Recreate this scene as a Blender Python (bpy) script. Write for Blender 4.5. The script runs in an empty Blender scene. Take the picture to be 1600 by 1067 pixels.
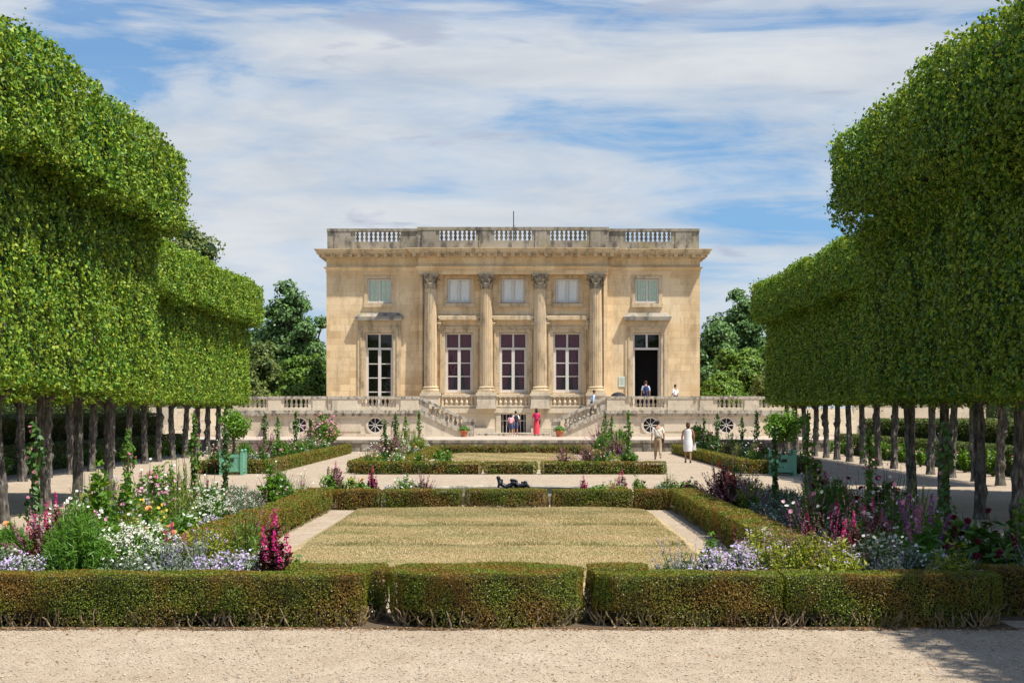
import bpy, math, random
import numpy as np
from mathutils import Vector, Matrix
C = bpy.context.scene.collection
PI = math.pi
R = math.radians
CAMX, CAMH, F = 0.38, 2.23, 2700.0
rs = random.Random(7)

def P(x, y, z=0.0):
    Y = (CAMH - z) * F / (y - 640.0)
    return ((x - 811.0) * Y / F + CAMX, Y)

# ------------------------------------------------------------------ node helpers
class G:
    def __init__(s, nt): s.nt = nt
    def n(s, t, **kw):
        nd = s.nt.nodes.new(t)
        for k, v in kw.items():
            if k.startswith('i_'):
                key = k[2:]
                key = int(key) if key.isdigit() else key.replace('_', ' ')
                sock = nd.inputs[key]
                if hasattr(v, 'is_output') and v.is_output: s.nt.links.new(v, sock)
                else: sock.default_value = v
            else: setattr(nd, k, v)
        return nd
    def math(s, op, a, b=0.0, clamp=False):
        nd = s.nt.nodes.new('ShaderNodeMath'); nd.operation = op; nd.use_clamp = clamp
        for i, v in enumerate((a, b)):
            if hasattr(v, 'is_output'): s.nt.links.new(v, nd.inputs[i])
            else: nd.inputs[i].default_value = v
        return nd.outputs[0]
    def mix(s, fac, a, b, blend='MIX'):
        nd = s.nt.nodes.new('ShaderNodeMix'); nd.data_type = 'RGBA'; nd.blend_type = blend
        for i, v in ((0, fac), (6, a), (7, b)):
            if hasattr(v, 'is_output'): s.nt.links.new(v, nd.inputs[i])
            else: nd.inputs[i].default_value = v if i == 0 else c4(v)
        return nd.outputs[2]
    def ramp(s, fac, stops, interp='LINEAR'):
        nd = s.nt.nodes.new('ShaderNodeValToRGB'); cr = nd.color_ramp; cr.interpolation = interp
        while len(cr.elements) < len(stops): cr.elements.new(0.5)
        for e, (p, c) in zip(cr.elements, stops):
            e.position = p; e.color = c4(c)
        s.nt.links.new(fac, nd.inputs[0]); return nd.outputs[0]
    def noise(s, vec, scale, detail=4, rough=0.55, dist=0.0):
        nd = s.n('ShaderNodeTexNoise', i_Scale=scale, i_Detail=detail, i_Roughness=rough, i_Distortion=dist)
        if vec is not None: s.nt.links.new(vec, nd.inputs['Vector'])
        return nd.outputs['Fac']
    def mapping(s, vec, scale=(1, 1, 1), loc=(0, 0, 0)):
        nd = s.n('ShaderNodeMapping'); s.nt.links.new(vec, nd.inputs['Vector'])
        nd.inputs['Scale'].default_value = scale; nd.inputs['Location'].default_value = loc
        return nd.outputs[0]
def c4(c):
    if isinstance(c, (int, float)): return (c, c, c, 1)
    return tuple(c) if len(c) == 4 else (*c, 1)

def newmat(name):
    m = bpy.data.materials.new(name); m.use_nodes = True
    nt = m.node_tree; g = G(nt)
    b = nt.nodes['Principled BSDF']
    return m, g, b
def plain(name, col, rough=0.6, metal=0.0, var=0.12, nscale=8, bump=0.0, spec=0.4):
    m, g, b = newmat(name)
    pos = g.n('ShaderNodeTexCoord').outputs['Object']
    nz = g.noise(pos, nscale, 5)
    lo = tuple(x * (1 - var) for x in col); hi = tuple(min(1, x * (1 + var)) for x in col)
    g.nt.links.new(g.ramp(nz, [(0.3, lo), (0.7, hi)]), b.inputs['Base Color'])
    b.inputs['Roughness'].default_value = rough; b.inputs['Metallic'].default_value = metal
    b.inputs['Specular IOR Level'].default_value = spec
    if bump:
        bp = g.n('ShaderNodeBump', i_Strength=bump, i_Distance=0.02, i_Height=g.noise(pos, nscale * 4, 6))
        g.nt.links.new(bp.outputs[0], b.inputs['Normal'])
    return m
def turfband(g, pos):
    sp = g.n('ShaderNodeSeparateXYZ'); g.nt.links.new(pos, sp.inputs[0])
    wob = g.noise(g.mapping(pos, (0.45, 0.9, 1)), 1.0, 5, 0.65)
    y = g.math('ADD', sp.outputs[1], g.math('MULTIPLY', wob, 1.7))
    tot = None
    for yc_, wd, am in ((28.75, .30, .75), (33.3, .38, .75), (24.9, .9, .35), (36.9, 1.8, .5), (30.9, .55, .25)):
        t = g.math('MULTIPLY', g.math('SUBTRACT', 1.0, g.math('DIVIDE', g.math('ABSOLUTE', g.math('SUBTRACT', y, yc_)), wd), True), am)
        tot = t if tot is None else g.math('MAXIMUM', tot, t)
    return g.math('MULTIPLY', tot, g.ramp(g.noise(g.mapping(pos, (0.6, 2, 1)), 2.2, 4, 0.6), [(0.35, (.15,) * 3), (0.6, (1,) * 3)]), True)
def leafmat(name, cols, transl=0.3, rough=0.5, patch=None, pscale=0.6, pamt=0.6, spec=0.35, band=None):
    """cols: colour stops spread over the leaves; patch: colour of larger drifts in the foliage"""
    m, g, b = newmat(name)
    geo = g.n('ShaderNodeNewGeometry')
    k = len(cols) - 1
    col = g.ramp(geo.outputs['Random Per Island'], [(i / max(k, 1), c) for i, c in enumerate(cols)])
    if patch is not None:
        nz = g.noise(geo.outputs['Position'], pscale, 4, 0.6)
        f = g.ramp(nz, [(0.42, (0, 0, 0)), (0.62, (pamt,) * 3)])
        col = g.mix(f, col, patch)
    if band: col = g.mix(turfband(g, geo.outputs['Position']), col, band)
    g.nt.links.new(col, b.inputs['Base Color'])
    b.inputs['Roughness'].default_value = rough
    b.inputs['Specular IOR Level'].default_value = spec
    if transl > 0:
        tr = g.n('ShaderNodeBsdfTranslucent')
        g.nt.links.new(g.mix(1.0, col, (1.25, 1.2, 0.55), 'MULTIPLY'), tr.inputs['Color'])
        mx = g.n('ShaderNodeMixShader', i_0=transl)
        g.nt.links.new(b.outputs[0], mx.inputs[1]); g.nt.links.new(tr.outputs[0], mx.inputs[2])
        out = [n for n in g.nt.nodes if n.type == 'OUTPUT_MATERIAL'][0]
        g.nt.links.new(mx.outputs[0], out.inputs['Surface'])
    return m
def stone(name, cols, row=0.42, width=1.15, joint=0.5, dirt=(0.16, 0.13, 0.10), dirt_amt=0.45, dscale=0.5, lo=0.52, hi=0.72, bump=0.25, tint=None, streak=0.0):
    m, g, b = newmat(name)
    pos = g.n('ShaderNodeNewGeometry').outputs['Position']
    sp = g.n('ShaderNodeSeparateXYZ'); g.nt.links.new(pos, sp.inputs[0])
    u = g.math('ADD', sp.outputs[0], g.math('MULTIPLY', sp.outputs[1], 1.0))
    cb = g.n('ShaderNodeCombineXYZ'); g.nt.links.new(u, cb.inputs[0]); g.nt.links.new(sp.outputs[2], cb.inputs[1])
    nA = g.noise(pos, 0.35, 3)
    if row:
        br = g.n('ShaderNodeTexBrick', i_Scale=1.0, i_Mortar_Size=0.008, i_Mortar_Smooth=0.1, i_Brick_Width=width, i_Row_Height=row, i_Bias=0.0)
        g.nt.links.new(cb.outputs[0], br.inputs['Vector'])
        br.inputs['Color1'].default_value = c4(cols[0]); br.inputs['Color2'].default_value = c4(cols[1])
        br.inputs['Mortar'].default_value = c4(tuple(x * (1 - joint) for x in cols[0]))
        col = br.outputs['Color']
    else:
        col = g.ramp(nA, [(0.3, cols[0]), (0.7, cols[1])])
    col = g.mix(g.ramp(nA, [(0.40, (0, 0, 0)), (0.66, (0.75,) * 3)]), col, cols[2])
    fine = g.noise(pos, 9.0, 6, 0.65)
    col = g.mix(0.5, col, g.ramp(fine, [(0.25, (0.72,) * 3), (0.75, (1.12,) * 3)]), 'MULTIPLY')
    dn = g.noise(g.mapping(pos, (1, 1, 0.45)), dscale * 2.2, 6, 0.68)
    col = g.mix(g.ramp(dn, [(lo, (0, 0, 0)), (hi, (dirt_amt,) * 3)]), col, dirt)
    if streak:
        sn = g.noise(g.mapping(pos, (2.6, 2.6, 0.22), (3.1, 0, 0)), 1.0, 6, 0.7)
        col = g.mix(g.ramp(sn, [(0.55, (0, 0, 0)), (0.72, (streak,) * 3)]), col, (0.28, 0.21, 0.13))
    if tint: col = g.mix(g.ramp(g.noise(pos, 1.3, 5, 0.6), [(0.5, (0, 0, 0)), (0.68, (0.55,) * 3)]), col, tint)
    g.nt.links.new(col, b.inputs['Base Color'])
    b.inputs['Roughness'].default_value = 0.85; b.inputs['Specular IOR Level'].default_value = 0.2
    bp = g.n('ShaderNodeBump', i_Strength=bump, i_Distance=0.02, i_Height=fine)
    g.nt.links.new(bp.outputs[0], b.inputs['Normal'])
    return m

# ------------------------------------------------------------------ mesh helpers
def np_mesh(name, V, Q, smooth=False):
    V = np.asarray(V, dtype=np.float32); Q = np.asarray(Q, dtype=np.int32)
    me = bpy.data.meshes.new(name)
    k = Q.shape[1]
    me.vertices.add(len(V)); me.vertices.foreach_set('co', V.ravel())
    me.loops.add(Q.size); me.loops.foreach_set('vertex_index', Q.ravel())
    me.polygons.add(len(Q)); me.polygons.foreach_set('loop_start', np.arange(0, Q.size, k, dtype=np.int32))
    try: me.polygons.foreach_set('loop_total', np.full(len(Q), k, dtype=np.int32))
    except Exception: pass
    me.update(calc_edges=True)
    if smooth: me.polygons.foreach_set('use_smooth', np.ones(len(Q), dtype=bool))
    return me
def link(name, me, mat=None, parent=None):
    o = bpy.data.objects.new(name, me); C.objects.link(o)
    if mat is not None and me is not None and not me.materials: me.materials.append(mat)
    if parent is not None: o.parent = parent
    return o
class MB:
    def __init__(s, off=(0, 0, 0)): s.v = []; s.f = []; s.off = off
    def quad(s, a, b, c, d):
        n = len(s.v); s.v += [a, b, c, d]; s.f.append((n, n + 1, n + 2, n + 3)); return s
    def box(s, x0, x1, y0, y1, z0, z1):
        n = len(s.v)
        s.v += [(x0, y0, z0), (x1, y0, z0), (x1, y1, z0), (x0, y1, z0), (x0, y0, z1), (x1, y0, z1), (x1, y1, z1), (x0, y1, z1)]
        s.f += [tuple(n + i for i in q) for q in ((0, 3, 2, 1), (4, 5, 6, 7), (0, 1, 5, 4), (1, 2, 6, 5), (2, 3, 7, 6), (3, 0, 4, 7))]
        return s
    def cbox(s, cx, cy, z0, w, d, h): return s.box(cx - w / 2, cx + w / 2, cy - d / 2, cy + d / 2, z0, z0 + h)
    def prism(s, pts, z0, z1):
        n = len(s.v); k = len(pts)
        s.v += [(x, y, z0) for x, y in pts] + [(x, y, z1) for x, y in pts]
        s.f.append(tuple(n + i for i in range(k - 1, -1, -1))); s.f.append(tuple(n + k + i for i in range(k)))
        for i in range(k):
            j = (i + 1) % k; s.f.append((n + i, n + j, n + k + j, n + k + i))
        return s
    def prism_y(s, pts, y0, y1):          # pts are (x, z)
        n = len(s.v); k = len(pts)
        s.v += [(x, y0, z) for x, z in pts] + [(x, y1, z) for x, z in pts]
        s.f.append(tuple(n + i for i in range(k))); s.f.append(tuple(n + k + i for i in range(k - 1, -1, -1)))
        for i in range(k):
            j = (i + 1) % k; s.f.append((n + i, n + k + i, n + k + j, n + j))
        return s
    def lathe(s, prof, cx=0, cy=0, seg=12, rf=None, cap=True):
        n = len(s.v); k = len(prof)
        for r, z in prof:
            for j in range(seg):
                a = 2 * PI * j / seg; rr = r if rf is None else rf(r, z, a)
                s.v.append((cx + rr * math.cos(a), cy + rr * math.sin(a), z))
        for i in range(k - 1):
            for j in range(seg):
                j2 = (j + 1) % seg
                s.f.append((n + i * seg + j, n + i * seg + j2, n + (i + 1) * seg + j2, n + (i + 1) * seg + j))
        if cap:
            s.f.append(tuple(n + j for j in range(seg - 1, -1, -1))); s.f.append(tuple(n + (k - 1) * seg + j for j in range(seg)))
        return s
    def tube(s, pts, rad, seg=6):
        n = len(s.v); k = len(pts)
        pts = [Vector(p) for p in pts]
        if not hasattr(rad, '__len__'): rad = [rad] * k
        for i, p in enumerate(pts):
            t = (pts[min(i + 1, k - 1)] - pts[max(i - 1, 0)]).normalized()
            a = t.cross(Vector((0, 0, 1)) if abs(t.z) < 0.9 else Vector((1, 0, 0))).normalized(); b = t.cross(a)
            for j in range(seg):
                an = 2 * PI * j / seg
                s.v.append(tuple(p + (a * math.cos(an) + b * math.sin(an)) * rad[i]))
        for i in range(k - 1):
            for j in range(seg):
                j2 = (j + 1) % seg
                s.f.append((n + i * seg + j, n + i * seg + j2, n + (i + 1) * seg + j2, n + (i + 1) * seg + j))
        s.f.append(tuple(n + j for j in range(seg - 1, -1, -1))); s.f.append(tuple(n + (k - 1) * seg + j for j in range(seg)))
        return s
    def sweep(s, outline, prof, closed=False):
        """outline: (x, y, nx, ny) corners; prof: (offset, z)"""
        n = len(s.v); k = len(outline)
        for p, z in prof:
            s.v += [(x + nx * p, y + ny * p, z) for x, y, nx, ny in outline]
        for i in range(len(prof) - 1):
            for j in range(k if closed else k - 1):
                j2 = (j + 1) % k
                s.f.append((n + i * k + j, n + i * k + j2, n + (i + 1) * k + j2, n + (i + 1) * k + j))
        return s
    def sphere(s, c, r, seg=10, rings=6, sc=(1, 1, 1)):
        prof = [(max(1e-4, math.sin(PI * i / rings)), -math.cos(PI * i / rings)) for i in range(rings + 1)]
        n = len(s.v); s.lathe(prof, 0, 0, seg, cap=False)
        for i in range(n, len(s.v)):
            x, y, z = s.v[i]; s.v[i] = (c[0] + x * r * sc[0], c[1] + y * r * sc[1], c[2] + z * r * sc[2])
        return s
    def mesh(s, name, smooth=False):
        me = bpy.data.meshes.new(name)
        ox, oy, oz = s.off
        me.from_pydata([(x - ox, y - oy, z - oz) for x, y, z in s.v], [], s.f); me.update()
        if smooth:
            me.polygons.foreach_set('use_smooth', [True] * len(me.polygons))
            me.set_sharp_from_angle(angle=R(40))
        return me
    def build(s, name, mat, parent=None, smooth=False): return link(name, s.mesh(name, smooth), mat, parent)
def tag(o, label, cat, group=None, kind=None):
    if label: o['label'] = label
    if cat: o['category'] = cat
    if group: o['group'] = group
    if kind: o['kind'] = kind
    return o
def structure(o): o['kind'] = 'structure'; return o
def empty(name, loc, label, cat, group=None, rz=0.0):
    o = bpy.data.objects.new(name, None); C.objects.link(o); o.empty_display_size = 0.2
    o.location = loc; o.rotation_euler = (0, 0, rz); return tag(o, label, cat, group)
KIDS = {}
def copy_tree(o, parent=None):
    c = o.copy(); C.objects.link(c)
    if parent is not None: c.parent = parent
    for ch in KIDS.get(o.name) or list(o.children): copy_tree(ch, c)
    return c
ORD = 'first second third fourth fifth sixth seventh eighth ninth tenth eleventh twelfth thirteenth fourteenth fifteenth sixteenth seventeenth eighteenth nineteenth twentieth'.split()
def ordinal(i):
    if i < 20: return ORD[i]
    tens = ['twenty', 'thirty', 'forty', 'fifty'][(i + 1) // 10 - 2]; u = (i + 1) % 10
    return {'twenty': 'twentieth', 'thirty': 'thirtieth', 'forty': 'fortieth', 'fifty': 'fiftieth'}[tens] if u == 0 else tens + '-' + ORD[u - 1]

def unit(a): return a / np.maximum(np.linalg.norm(a, axis=1, keepdims=True), 1e-9)
def kites(rng, c, nrm, size, asp=0.8, fold=0.15, tang=None):
    c = np.asarray(c, float); N = len(c)
    if N == 0: return np.zeros((0, 3)), np.zeros((0, 4), int)
    n = unit(np.asarray(nrm, float)); size = np.broadcast_to(np.asarray(size, float), (N,))[:, None]
    t = rng.normal(size=(N, 3)) if tang is None else np.asarray(tang, float) + rng.normal(size=(N, 3)) * 0.05
    t = unit(t - n * (t * n).sum(1, keepdims=True)); b = np.cross(n, t)
    V = np.empty((N, 4, 3))
    V[:, 0] = c - t * size * 0.5; V[:, 2] = c + t * size * 0.5
    V[:, 1] = c + b * size * asp * 0.5 + n * size * fold - t * size * 0.08; V[:, 3] = c - b * size * asp * 0.5 + n * size * fold - t * size * 0.08
    return V.reshape(-1, 3), np.arange(N * 4).reshape(N, 4)
def joinq(parts):
    vs, qs, o = [], [], 0
    for v, q in parts:
        if len(v) == 0: continue
        vs.append(v); qs.append(q + o); o += len(v)
    return (np.concatenate(vs), np.concatenate(qs)) if vs else (np.zeros((0, 3)), np.zeros((0, 4), int))

# ------------------------------------------------------------------ materials
M = {}
M['facade'] = stone('facade_stone', [(0.82, 0.61, 0.35), (0.62, 0.425, 0.22), (0.82, 0.655, 0.43)], 0.43, 1.3, 0.5, (0.36, 0.25, 0.14), 0.6, 0.5, 0.48, 0.68, streak=0.45)
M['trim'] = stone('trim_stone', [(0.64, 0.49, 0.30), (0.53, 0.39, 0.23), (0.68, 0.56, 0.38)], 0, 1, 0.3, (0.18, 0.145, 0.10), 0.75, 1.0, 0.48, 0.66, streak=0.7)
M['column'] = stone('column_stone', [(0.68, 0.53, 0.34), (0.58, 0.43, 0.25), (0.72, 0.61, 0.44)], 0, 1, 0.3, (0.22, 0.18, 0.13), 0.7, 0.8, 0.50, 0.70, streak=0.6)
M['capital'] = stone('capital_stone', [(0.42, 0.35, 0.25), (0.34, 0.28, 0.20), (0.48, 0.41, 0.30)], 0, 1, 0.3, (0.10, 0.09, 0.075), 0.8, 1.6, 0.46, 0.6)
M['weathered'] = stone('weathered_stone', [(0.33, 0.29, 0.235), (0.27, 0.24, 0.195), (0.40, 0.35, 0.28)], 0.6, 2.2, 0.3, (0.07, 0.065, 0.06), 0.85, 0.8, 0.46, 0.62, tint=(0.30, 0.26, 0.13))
M['terrace'] = stone('terrace_stone', [(0.66, 0.56, 0.42), (0.58, 0.49, 0.36), (0.72, 0.63, 0.49)], 0.5, 1.4, 0.25, (0.22, 0.19, 0.15), 0.6, 0.7, 0.50, 0.70)
M['terracetop'] = stone('terrace_rail_stone', [(0.50, 0.44, 0.345), (0.43, 0.38, 0.30), (0.58, 0.52, 0.42)], 0, 1, 0.3, (0.07, 0.065, 0.06), 0.75, 2.2, 0.47, 0.60)
M['mossy'] = stone('kerb_stone', [(0.34, 0.30, 0.23), (0.28, 0.25, 0.20), (0.42, 0.37, 0.29)], 0.32, 1.4, 0.35, (0.09, 0.085, 0.07), 0.8, 1.0, 0.44, 0.6)
M['frame'] = plain('painted_window_frame', (0.62, 0.58, 0.53), 0.55, var=0.06)
M['dark'] = plain('dark_interior', (0.012, 0.011, 0.012), 0.9)
M['curtain'] = plain('crimson_curtain', (0.125, 0.006, 0.036), 0.8, var=0.3)
M['blind'] = plain('white_blind', (0.85, 0.85, 0.82), 0.8, var=0.05)
M['shutter'] = plain('pale_green_shutter', (0.62, 0.78, 0.58), 0.7, var=0.08)
M['lead'] = plain('roof_lead', (0.25, 0.26, 0.28), 0.6)
M['iron'] = plain('dark_iron', (0.03, 0.03, 0.033), 0.5, 0.4)
M['bronze'] = plain('dark_bronze', (0.025, 0.026, 0.03), 0.38, 0.6, var=0.4, nscale=14)
M['terracotta'] = plain('terracotta', (0.50, 0.16, 0.07), 0.8, var=0.2, nscale=14)
M['boxgreen'] = plain('green_painted_planks', (0.15, 0.38, 0.26), 0.6, var=0.15, nscale=5)
M['trellis'] = plain('green_trellis_paint', (0.035, 0.16, 0.13), 0.6)
M['soil'] = plain('dark_soil', (0.085, 0.058, 0.038), 0.95, var=0.4, nscale=6, bump=0.5)
M['sign'] = plain('notice_board_paper', (0.62, 0.70, 0.58), 0.6, var=0.05)
M['signink'] = plain('notice_grey_ink', (0.25, 0.28, 0.27), 0.7)
M['wood'] = plain('stake_wood', (0.09, 0.062, 0.04), 0.85, var=0.3, nscale=20)
def glass():
    m, g, b = newmat('window_glass')
    tr = g.n('ShaderNodeBsdfTransparent'); tr.inputs[0].default_value = (0.9, 0.92, 0.92, 1)
    gl = g.n('ShaderNodeBsdfGlossy'); gl.inputs['Roughness'].default_value = 0.03
    bp = g.n('ShaderNodeBump', i_Strength=0.08, i_Distance=0.05, i_Height=g.noise(g.n('ShaderNodeTexCoord').outputs['Object'], 1.5, 2))
    g.nt.links.new(bp.outputs[0], gl.inputs['Normal'])
    mx = g.n('ShaderNodeMixShader', i_0=0.05)
    g.nt.links.new(tr.outputs[0], mx.inputs[1]); g.nt.links.new(gl.outputs[0], mx.inputs[2])
    out = [n for n in g.nt.nodes if n.type == 'OUTPUT_MATERIAL'][0]
    g.nt.links.new(mx.outputs[0], out.inputs['Surface']); return m
M['glass'] = glass()
def water():
    m, g, b = newmat('basin_water'); b.inputs['Base Color'].default_value = (0.03, 0.045, 0.04, 1); b.inputs['Roughness'].default_value = 0.05
    bp = g.n('ShaderNodeBump', i_Strength=0.2, i_Distance=0.02, i_Height=g.noise(g.n('ShaderNodeTexCoord').outputs['Object'], 5, 3))
    g.nt.links.new(bp.outputs[0], b.inputs['Normal']); return m
M['water'] = water()
def gravel(name, a, bcol, ccol):
    m, g, b = newmat(name)
    pos = g.n('ShaderNodeNewGeometry').outputs['Position']
    big = g.noise(pos, 0.5, 5, 0.6); mid = g.noise(g.mapping(pos, (1, 0.45, 1)), 3.5, 5, 0.65)
    vo = g.n('ShaderNodeTexVoronoi', i_Scale=85.0); g.nt.links.new(pos, vo.inputs['Vector'])
    peb = g.n('ShaderNodeSeparateColor'); g.nt.links.new(vo.outputs['Color'], peb.inputs[0])
    col = g.ramp(big, [(0.35, a), (0.65, bcol)])
    col = g.mix(g.ramp(mid, [(0.42, (0, 0, 0)), (0.70, (0.7,) * 3)]), col, ccol)
    col = g.mix(0.8, col, g.ramp(peb.outputs[0], [(0.0, (0.55,) * 3), (0.5, (0.95,) * 3), (1.0, (1.25,) * 3)]), 'MULTIPLY')
    fine = g.noise(pos, 28, 3, 0.7)
    col = g.mix(0.7, col, g.ramp(fine, [(0.3, (0.72,) * 3), (0.7, (1.15,) * 3)]), 'MULTIPLY')
    g.nt.links.new(col, b.inputs['Base Color']); b.inputs['Roughness'].default_value = 0.95; b.inputs['Specular IOR Level'].default_value = 0.15
    bp = g.n('ShaderNodeBump', i_Strength=0.6, i_Distance=0.012, i_Height=vo.outputs['Distance'])
    bp2 = g.n('ShaderNodeBump', i_Strength=0.35, i_Distance=0.08, i_Height=mid); g.nt.links.new(bp.outputs[0], bp2.inputs['Normal'])
    g.nt.links.new(bp2.outputs[0], b.inputs['Normal']); return m
M['gravel'] = gravel('gravel', (0.41, 0.325, 0.235), (0.46, 0.375, 0.28), (0.33, 0.255, 0.18))
M['court'] = gravel('court_gravel', (0.50, 0.41, 0.325), (0.55, 0.455, 0.365), (0.42, 0.335, 0.26))
def lawnmat():
    m, g, b = newmat('dry_lawn')
    pos = g.n('ShaderNodeNewGeometry').outputs['Position']
    a = g.noise(g.mapping(pos, (0.5, 1, 1)), 0.9, 5, 0.6); f = g.noise(g.mapping(pos, (1, 0.4, 1)), 22, 4, 0.7)
    col = g.ramp(a, [(0.36, (0.42, 0.30, 0.16)), (0.52, (0.40, 0.305, 0.15)), (0.68, (0.22, 0.21, 0.075))])
    col = g.mix(turfband(g, pos), col, (0.12, 0.115, 0.04))
    col = g.mix(0.5, col, g.ramp(f, [(0.25, (0.7,) * 3), (0.75, (1.15,) * 3)]), 'MULTIPLY')
    g.nt.links.new(col, b.inputs['Base Color']); b.inputs['Roughness'].default_value = 0.95
    bp = g.n('ShaderNodeBump', i_Strength=0.3, i_Distance=0.02, i_Height=f); g.nt.links.new(bp.outputs[0], b.inputs['Normal']); return m
M['lawn'] = lawnmat()
M['meadow'] = plain('meadow', (0.07, 0.11, 0.03), 0.95, var=0.3, nscale=0.3)
def barkmat():
    m, g, b = newmat('lime_bark')
    pos = g.n('ShaderNodeNewGeometry').outputs['Position']
    v = g.noise(g.mapping(pos, (1, 1, 0.3)), 16, 6, 0.7); l = g.noise(pos, 3.2, 4, 0.6)
    col = g.ramp(v, [(0.38, (0.032, 0.028, 0.024)), (0.54, (0.115, 0.10, 0.085)), (0.68, (0.31, 0.285, 0.245))])
    col = g.mix(g.ramp(l, [(0.52, (0, 0, 0)), (0.7, (0.6,) * 3)]), col, (0.20, 0.20, 0.14))
    g.nt.links.new(col, b.inputs['Base Color']); b.inputs['Roughness'].default_value = 0.9
    bp = g.n('ShaderNodeBump', i_Strength=1.0, i_Distance=0.04, i_Height=v); g.nt.links.new(bp.outputs[0], b.inputs['Normal']); return m
M['bark'] = barkmat()
M['lime'] = leafmat('lime_leaves', [(0.022, 0.075, 0.012), (0.06, 0.17, 0.018), (0.14, 0.29, 0.026), (0.27, 0.40, 0.034), (0.38, 0.43, 0.045)], 0.26, 0.55, (0.24, 0.29, 0.03), 0.8, 0.4, 0.3)
M['limecore'] = plain('foliage_shade_core', (0.022, 0.045, 0.010), 0.95, var=0.5, nscale=5, bump=0.6)  # shade deep inside the crowns, put into the colour of a solid core
M['box'] = leafmat('box_leaves', [(0.020, 0.045, 0.006), (0.075, 0.13, 0.012), (0.16, 0.23, 0.018), (0.25, 0.24, 0.035), (0.11, 0.16, 0.014)], 0.22, 0.42, (0.24, 0.125, 0.025), 1.7, 0.85, 0.25)
M['boxcore'] = plain('hedge_inside', (0.018, 0.018, 0.006), 0.95, var=0.5, nscale=9, bump=0.5)  # shade between hedge leaves, put into the core colour
M['boxstem'] = plain('hedge_stems', (0.26, 0.19, 0.115), 0.9, var=0.3, nscale=20)
M['farhedge'] = leafmat('hornbeam_leaves', [(0.04, 0.075, 0.012), (0.07, 0.11, 0.018), (0.12, 0.15, 0.03)], 0.2, 0.5, (0.16, 0.14, 0.04), 0.4, 0.4)
M['treeA'] = leafmat('dark_tree_leaves', [(0.06, 0.14, 0.04), (0.11, 0.21, 0.06), (0.17, 0.28, 0.075)], 0.2, 0.5)
M['treeB'] = leafmat('mid_tree_leaves', [(0.08, 0.16, 0.022), (0.14, 0.25, 0.032), (0.21, 0.32, 0.045)], 0.25, 0.5)
M['treeC'] = leafmat('olive_tree_leaves', [(0.09, 0.14, 0.03), (0.15, 0.20, 0.045), (0.22, 0.24, 0.07)], 0.25, 0.5)
M['citrus'] = leafmat('citrus_leaves', [(0.07, 0.17, 0.015), (0.13, 0.27, 0.025), (0.20, 0.35, 0.04)], 0.3, 0.4)
M['g_mid'] = leafmat('mid_green_leaves', [(0.06, 0.15, 0.02), (0.11, 0.23, 0.032), (0.17, 0.30, 0.045)], 0.3)
M['g_bright'] = leafmat('bright_feathery_leaves', [(0.07, 0.19, 0.02), (0.12, 0.27, 0.035), (0.17, 0.33, 0.05)], 0.35)
M['g_dark'] = leafmat('deep_green_leaves', [(0.035, 0.095, 0.018), (0.06, 0.14, 0.026), (0.10, 0.20, 0.035)], 0.25)
M['g_lime'] = leafmat('yellow_green_leaves', [(0.19, 0.24, 0.02), (0.28, 0.33, 0.03), (0.36, 0.36, 0.05)], 0.35)
M['g_grey'] = leafmat('silver_green_leaves', [(0.12, 0.17, 0.10), (0.19, 0.25, 0.17), (0.27, 0.33, 0.24)], 0.25)
M['g_burg'] = leafmat('burgundy_leaves', [(0.06, 0.012, 0.018), (0.11, 0.02, 0.03), (0.09, 0.045, 0.03)], 0.25)
M['g_straw'] = leafmat('straw_leaves', [(0.16, 0.25, 0.03), (0.26, 0.34, 0.05), (0.36, 0.36, 0.10)], 0.3)
def petal(name, a, b2): return leafmat(name, [a, b2], 0.3, 0.6, spec=0.2)
M['f_white'] = petal('white_petals', (0.72, 0.72, 0.66), (0.82, 0.80, 0.78))
M['f_lilac'] = petal('lilac_petals', (0.50, 0.40, 0.72), (0.68, 0.58, 0.82))
M['f_magenta'] = petal('magenta_petals', (0.55, 0.02, 0.14), (0.68, 0.04, 0.30))
M['f_red'] = petal('red_petals', (0.50, 0.02, 0.02), (0.62, 0.06, 0.03))
M['f_maroon'] = petal('maroon_petals', (0.07, 0.004, 0.012), (0.14, 0.008, 0.02))
M['f_peach'] = petal('peach_petals', (0.80, 0.34, 0.14), (0.85, 0.45, 0.22))
M['f_purple'] = petal('purple_petals', (0.20, 0.06, 0.22), (0.34, 0.14, 0.36))
M['f_blue'] = petal('blue_violet_petals', (0.26, 0.23, 0.44), (0.42, 0.37, 0.58))
M['f_pink'] = petal('pink_petals', (0.75, 0.25, 0.42), (0.82, 0.42, 0.58))
M['f_yellow'] = petal('yellow_petals', (0.80, 0.52, 0.05), (0.82, 0.62, 0.10))
M['f_mauve'] = petal('dusky_mauve_petals', (0.36, 0.14, 0.24), (0.50, 0.24, 0.34))
M['stem'] = plain('green_stems', (0.07, 0.12, 0.03), 0.8, var=0.2)
M['dry'] = leafmat('dry_leaf_litter', [(0.20, 0.10, 0.04), (0.32, 0.18, 0.08), (0.14, 0.08, 0.04)], 0.1)
M['pebble'] = leafmat('pebbles', [(0.30, 0.24, 0.17), (0.44, 0.36, 0.27), (0.58, 0.50, 0.41)], 0.0, 0.9)
M['blade'] = leafmat('dry_grass_blades', [(0.36, 0.27, 0.14), (0.48, 0.375, 0.215), (0.28, 0.245, 0.11)], 0.25, 0.7, (0.20, 0.205, 0.07), 0.7, 0.75, band=(0.15, 0.155, 0.05))
M['turf'] = leafmat('green_grass_blades', [(0.12, 0.15, 0.035), (0.20, 0.21, 0.06), (0.22, 0.17, 0.08)], 0.25, 0.7)

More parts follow.
